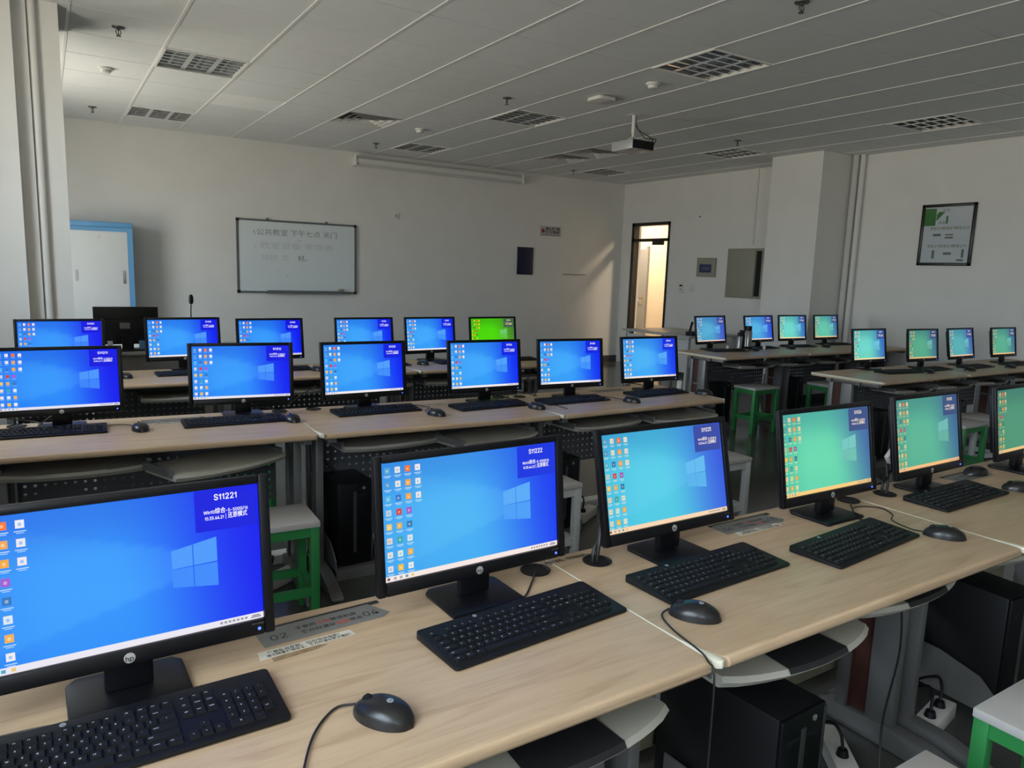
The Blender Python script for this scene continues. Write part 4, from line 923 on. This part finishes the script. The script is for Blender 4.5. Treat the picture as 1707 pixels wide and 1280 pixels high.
# ------------------------------------------------------------------ towers
def tower(x, y, rz, label, group, z=0.0, hold=False):
    t = thing('desktop_tower', label, 'computer tower', (x, y, z), rz, group)
    if 'tower_case' not in proto:
        proto_mesh('tower_case', MB().box(-.0875, .0875, .012, .38, .0, .40), towerm, bevel=.004)
        proto_mesh('tower_front', MB().box(-.0875, .0875, 0, .014, .0, .40), blk, bevel=.006)
        proto_mesh('tower_trim', MB().box(-.012, .004, -.003, .002, .06, .36).box(.078, .0865, -.002, .002, .01, .39), mat('tower_strip', (.07, .07, .07), .35, metal=.4))
        proto_mesh('tower_drive', MB().box(-.07, .06, -.001, .002, .33, .345), blk2)
        proto_mesh('tower_button', MB().cyl((.04, -.002, .372), (.04, .002, .372), .008, 16), greyp)
    part('case', proto['tower_case'], t); part('front_panel', proto['tower_front'], t); part('trim_strip', proto['tower_trim'], t); part('disc_drive', proto['tower_drive'], t); part('power_button', proto['tower_button'], t)
    return t
def holder(x, y, rz, label):
    t = thing('tower_stand', label, 'tower stand', (x, y, 0), rz, 'metal stands carrying the computer towers')
    if 'holder_tray' not in proto:
        proto_mesh('holder_tray', MB().box(-.10, .10, .02, .34, .055, .063), metal_m)
        proto_mesh('holder_side', MB().prism([(-.02, .05), (-.02, .10), (.06, .17), (.2, .20), (.33, .20), (.33, .05)], -.003, .003, 'x'), metal_m)
        proto_mesh('holder_foot', MB().box(-.10, .10, -.015, .015, 0, .055), metal_m)
    part('base_plate', proto['holder_tray'], t); part('side_plate', proto['holder_side'], t, (-.103, 0, 0)); part('side_plate', proto['holder_side'], t, (.103, 0, 0)); part('foot', proto['holder_foot'], t, (0, 0, 0)); part('foot', proto['holder_foot'], t, (0, .325, 0)); return t
cg = 'black computer towers under the desks'
TW = [(1.47, .955, 3, 'large black tower under the desk below the S11223 tray'), (2.70, 1.00, -4, 'black tower under the desk at the lower right edge'),
      (1.19, 3.19, 0, 'black tower between the S11221 and S11222 monitors, under the second row'), (2.38, 3.12, 0, 'black tower seen between the S11222 and S11223 monitors'), (.42, 3.25, -4, 'black tower under the second row behind the S11221 monitor'),
      (3.52, 3.22, 0, 'dark tower standing at the right end of the second row'),
      (5.60, 4.85, 0, 'dark tower under the far right-hand desk left of the green stool'), (6.66, 4.80, 0, 'dark tower left of the second green stool under the far right-hand desk'),
      (5.66, 3.25, 0, 'dark tower under the near right-hand desk behind the S11224 monitor'), (6.85, 3.25, 0, 'dark tower under the near right-hand desk at the right')]
for x, y, a, lab in TW:
    ry_ = D(a)
    holder(x, y, ry_, 'grey metal stand below the '+lab.replace('large ', '').replace('the ', '').replace('black ', '').replace('dark ', ''))
    tower(x, y, ry_, lab, cg, z=.064)

# ------------------------------------------------------------------ stools
def make_stool(m_, grp, cat='stool', w=.36, d_=.26, h=.45):
    t = thing('stool', '', cat, (0, 0, 0), 0, grp)
    MB().box(-w/2, w/2, -d_/2, d_/2, h-.025, h).build('seat', seatm, parent=t, bevel=.004)
    a, c = w/2-.021, d_/2-.021; k = .018
    for sx_ in (-1, 1):
        for sy_ in (-1, 1): MB().box(sx_*a-k, sx_*a+k, sy_*c-k, sy_*c+k, 0, h-.025).build('leg', m_, parent=t, bevel=.002)
    b = MB()
    for sy_ in (-1, 1): b.box(-a+k, a-k, sy_*c-.012, sy_*c+.012, h-.065, h-.0255)
    for sx_ in (-1, 1): b.box(sx_*a-.012, sx_*a+.012, -c+k, c-k, h-.065, h-.0255)
    b.build('apron', m_, parent=t)
    b = MB()
    for sy_ in (-1, 1): b.box(-a+k, a-k, sy_*c-.01, sy_*c+.01, .13, .165)
    for sx_ in (-1, 1): b.box(sx_*a-.01, sx_*a+.01, -c+k, c-k, .13, .165)
    b.build('stretcher', m_, parent=t); return t
sg = make_stool(greenm, 'green framed stools'); sw_ = make_stool(whmetal, 'white framed stools')
for k, (x, y, a, lab) in enumerate(((5.84, 4.67, 0, 'green framed stool with a grey seat, before the far right-hand desk'), (6.77, 4.52, 0, 'green framed stool half hidden behind the near right-hand desk'),
    (.72, 2.93, -3, 'green framed stool with a grey seat behind the S11221 monitor'), (2.055, .645, 0, 'green framed stool with a pale seat at the lower right corner'),
    (.95, 4.50, 0, 'green framed stool far back, seen between the desk legs of the second row'), (5.905, 2.80, 0, 'green framed stool behind the S11225 monitor'))):
    if k == 0: sg.location = (x, y, 0); sg.rotation_euler.z = D(a); sg['label'] = lab
    else: dup(sg, (x, y, 0), D(a), lab)
for k, (x, y, a, lab) in enumerate(((2.02, 2.88, 0, 'white framed stool behind the S11222 monitor'), (3.25, 2.86, 0, 'white framed stool right of the S11223 monitor'), (6.28, 2.86, -10, 'white framed stool between the two rightmost near monitors'), (1.425, .615, 0, 'pale stool seat cut by the bottom edge at the lower right'))):
    if k == 0: sw_.location = (x, y, 0); sw_.rotation_euler.z = D(a); sw_['label'] = lab
    else: dup(sw_, (x, y, 0), D(a), lab)

# ------------------------------------------------------------------ teacher desk, its monitor and microphone
t = thing('teacher_desk', 'grey teacher console desk behind the third row on the left', 'desk', (.25, 6.25, 0))
MB().box(0, 1.35, 0, .6, .74, .77).build('desktop', mat('console_top', (.42, .42, .40), .4), parent=t, bevel=.006)
MB().box(.02, 1.33, .04, .58, 0, .74).build('body', mat('console_body', (.25, .23, .21), .5), parent=t)
t = thing('teacher_monitor', 'black monitor seen from the back above the third row', 'monitor', (.525, 6.38, .77))
MB().box(-.225, .225, 0, .02, .045, .335).build('housing', blk, parent=t, bevel=.006)
MB().box(-.18, .18, -.035, 0, .05, .24).build('back_cover', blk2, parent=t, bevel=.008)
MB().box(-.05, .02, -.038, -.035, .17, .215).build('sticker', greyp, parent=t)
MB().box(-.04, .04, -.06, -.036, .0, .13).build('stand_neck', blk2, parent=t); MB().box(-.11, .11, -.12, .06, 0, .012).build('stand_base', blk2, parent=t, bevel=.003)
tag(MB().box(.60, .67, 6.30, 6.305, .80, .85).box(.60, .67, 6.30, 6.33, .772, .80).build('blue_card', mat('card_blue', (.14, .32, .60), .5)), 'small light blue card on the teacher desk', 'card')
tag(MB().box(.385, .42, 6.30, 6.305, .80, .85).box(.385, .42, 6.30, 6.33, .772, .80).build('white_card', mat('card_white', (.6, .6, .7), .5)), 'small white card on the teacher desk', 'card')
t = thing('microphone', 'black gooseneck microphone standing up behind the third row', 'microphone', (1.0, 6.42, .77))
MB().cyl((0, 0, 0), (0, 0, .03), .045, 20, r2=.03).build('base', blk2, parent=t, smooth=True)
MB().tube([(0, 0, .02), (0, 0, .15), (-.004, 0, .28), (0, 0, .36)], .005).build('gooseneck', cabm, parent=t, smooth=True)
MB().lathe([(.001, .355), (.014, .36), (.019, .38), (.019, .41), (.012, .43), (.001, .434)], 18).build('foam_head', blk2, parent=t, smooth=True)

# table by the doorway
t = thing('side_table', 'long pale table standing behind the far right-hand desk by the doorway', 'table', (6.62, 6.35, 0))
MB().box(0, .95, 0, 1.25, .735, .76).build('tabletop', mat('table_grey', (.40, .41, .41), .4), parent=t, bevel=.004)
for x_ in (.05, .88):
    for y_ in (.06, 1.16): MB().box(x_, x_+.04, y_, y_+.04, 0, .735).build('leg', whmetal, parent=t)
MB().box(.05, .07, .1, 1.16, .30, .70).build('side_panel', whmetal, parent=t)
t = thing('desk_phone', 'small black handset standing on the pale side table', 'phone', (6.78, 6.46, .76))
MB().box(-.06, .06, -.06, .06, 0, .05).build('base', blk2, parent=t, bevel=.008); MB().tube([(-.05, 0, .05), (-.03, 0, .12), (-.01, 0, .17)], .014).build('handset', blk2, parent=t)
# things among the far right-hand monitors
def flask(x, y, h, r_, m_, cap, lab):
    t = thing('thermos_flask', lab, 'flask', (x, y, .76)); 
    MB().lathe([(.001, 0), (r_, 0), (r_, h*.74), (r_*.8, h*.80), (.001, h*.80)], 20).build('body', m_, parent=t, smooth=True)
    MB().lathe([(.001, h*.80), (r_*.82, h*.80), (r_*.82, h), (.001, h)], 20).build('lid', cap, parent=t, smooth=True)
stl = mat('flask_steel', (.35, .35, .35), .3, metal=.8)
flask(6.02, 5.08, .17, .028, stl, blk2, 'slim steel flask between the two leftmost monitors of the far right-hand desk')
flask(6.10, 5.12, .19, .032, blk2, blk2, 'black flask between the two leftmost monitors of the far right-hand desk')
flask(6.22, 5.14, .23, .042, stl, blk2, 'tall steel flask left of the second monitor of the far right-hand desk')
def cup(x, y, z, lab, h=.05, r_=.016):
    tag(MB().lathe([(.001, 0), (r_, 0), (r_, h), (r_*.85, h), (r_*.85, .01), (.001, .01)], 18).build('cup', whitem, loc=(x, y, z), smooth=True), lab, 'cup', 'small white cups')
cup(5.78, 5.02, .76, 'small white cup under the leftmost monitor of the far right-hand desk'); cup(6.29, 4.98, .76, 'small white cup before the second monitor of the far right-hand desk')
cup(3.44, 3.36, .76, 'small white cup at the right end of the second row')
# papers and power strips, floor duct
tag(MB().box(0, .22, 0, .006, 0, .19).build('paper_sheet', paper, loc=(6.42, 4.98, .22), rot=(D(-8), 0, 0)), 'white sheet leaning under the far right-hand desk', 'paper')
def strip(x, y, rz, lab, n=2):
    t = thing('power_strip', lab, 'power strip', (x, y, 0), rz, 'white power strips on the floor')
    MB().box(-.035, .035, 0, .22, 0, .055).build('body', whitem, parent=t, bevel=.006)
    for k in range(n):
        y_ = .06+.09*k
        MB().cyl((0, y_, .055), (0, y_, .075), .019, 14, r2=.014).tube([(0, y_, .075), (-.005, y_+.02, .115), (-.03, y_+.05, .13), (-.09, y_+.06, .09), (-.12, y_+.1, .02)], .005).build('plug', blk2, parent=t, smooth=True)
strip(2.355, 1.11, D(-80), 'white power strip with two black plugs, on the floor right of the desk legs')
strip(1.93, 1.10, D(-40), 'white power strip partly hidden behind the large black tower', 1)
strip(.75, 3.22, D(-60), 'white power strip on the floor behind the green stool', 1)
strip(2.62, 3.30, D(-60), 'white power strip on the floor beside the tower seen between near monitors', 1)
tag(MB().box(-.2, 3.6, 1.52, 1.60, 0, .05).build('floor_duct', whitem, bevel=.008), 'white cable duct on the floor behind the nearest row', 'cable duct')
tag(MB().box(-.2, 3.5, 3.50, 3.58, 0, .05).build('floor_duct', whitem, bevel=.008), 'white cable duct on the floor under the second row', 'cable duct')
tag(MB().box(.1, 3.4, 1.36, 1.375, .16, .30).build('duct_panel', mat('beige_panel', (.20, .19, .13), .6)), 'beige cable panel low behind the nearest desks', 'cable panel')
# loose cables
def cables(name, lab, runs, m_=cabm, r_=.003):
    b = MB()
    for p in runs: b.tube(p, r_, 7)
    return tag(b.build(name, m_, smooth=True), lab, 'cable')
cables('cable_bundle', 'black cables rising from the desk hole behind the S11223 monitor', [[(1.132, 1.347, .72), (1.135, 1.345, .80), (1.16, 1.36, .86), (1.22, 1.37, .90)], [(1.125, 1.345, .72), (1.12, 1.345, .79), (1.17, 1.36, .83), (1.24, 1.37, .84)]], r_=.005)
cables('cable_bundle', 'black cables rising from the desk hole between S11224 and S11225', [[(2.40, 1.348, .72), (2.41, 1.35, .80), (2.43, 1.37, .87), (2.47, 1.38, .90)], [(2.39, 1.35, .72), (2.38, 1.35, .79), (2.42, 1.36, .82), (2.50, 1.37, .85)]], r_=.005)
tag(MB().box(-.03, .03, -.008, .008, -.018, .018).build('cable_adapter', whitem, loc=(2.425, 1.355, .895), rot=(0, D(-40), 0), bevel=.003), 'white labelled adapter plug on the cables left of the S11225 monitor', 'adapter')
cables('power_cable', 'orange brown cable looping under the nearest desks', [[(1.10, 1.33, .30), (1.02, 1.25, .34), (.92, 1.16, .24), (.84, 1.12, .12)]], orange, .004)
cables('power_cable', 'black cable looped under the nearest desks left of the large tower', [[(1.22, 1.28, .28), (1.08, 1.2, .18), (.98, 1.12, .06), (.90, 1.10, .04), (.86, 1.14, .12), (.92, 1.2, .2)]])
cables('hanging_cable', 'pair of thin black cables hanging down beside the tower of the second row', [[(1.02, 3.30, .70), (1.03, 3.32, .58), (1.06, 3.36, .50), (1.12, 3.40, .46)], [(1.04, 3.30, .70), (1.08, 3.33, .56), (1.16, 3.36, .47)]])
cables('hanging_cable', 'thin black cable hanging beside the desk legs right of the large tower', [[(1.98, 1.04, .66), (2.0, 1.03, .45), (1.99, 1.05, .2), (1.93, 1.0, .03)]])
for x, y, lab in ((.93, 3.50, 'S11212'), (2.17, 3.44, 'S11214'), (2.36, 3.44, 'S11215'), (3.25, 3.46, 'S11216'), (-.05, 3.6, 'S11211')):
    cables('cable_bundle', 'black cables on the desk behind the %s monitor' % lab, [[(x, y, .765), (x+.05, y+.03, .80), (x+.12, y+.02, .85), (x+.18, y+.02, .88)], [(x+.02, y, .765), (x-.02, y+.05, .775), (x-.12, y+.06, .80), (x-.15, y+.05, .86)]], r_=.003)
bpy.context.view_layer.update()
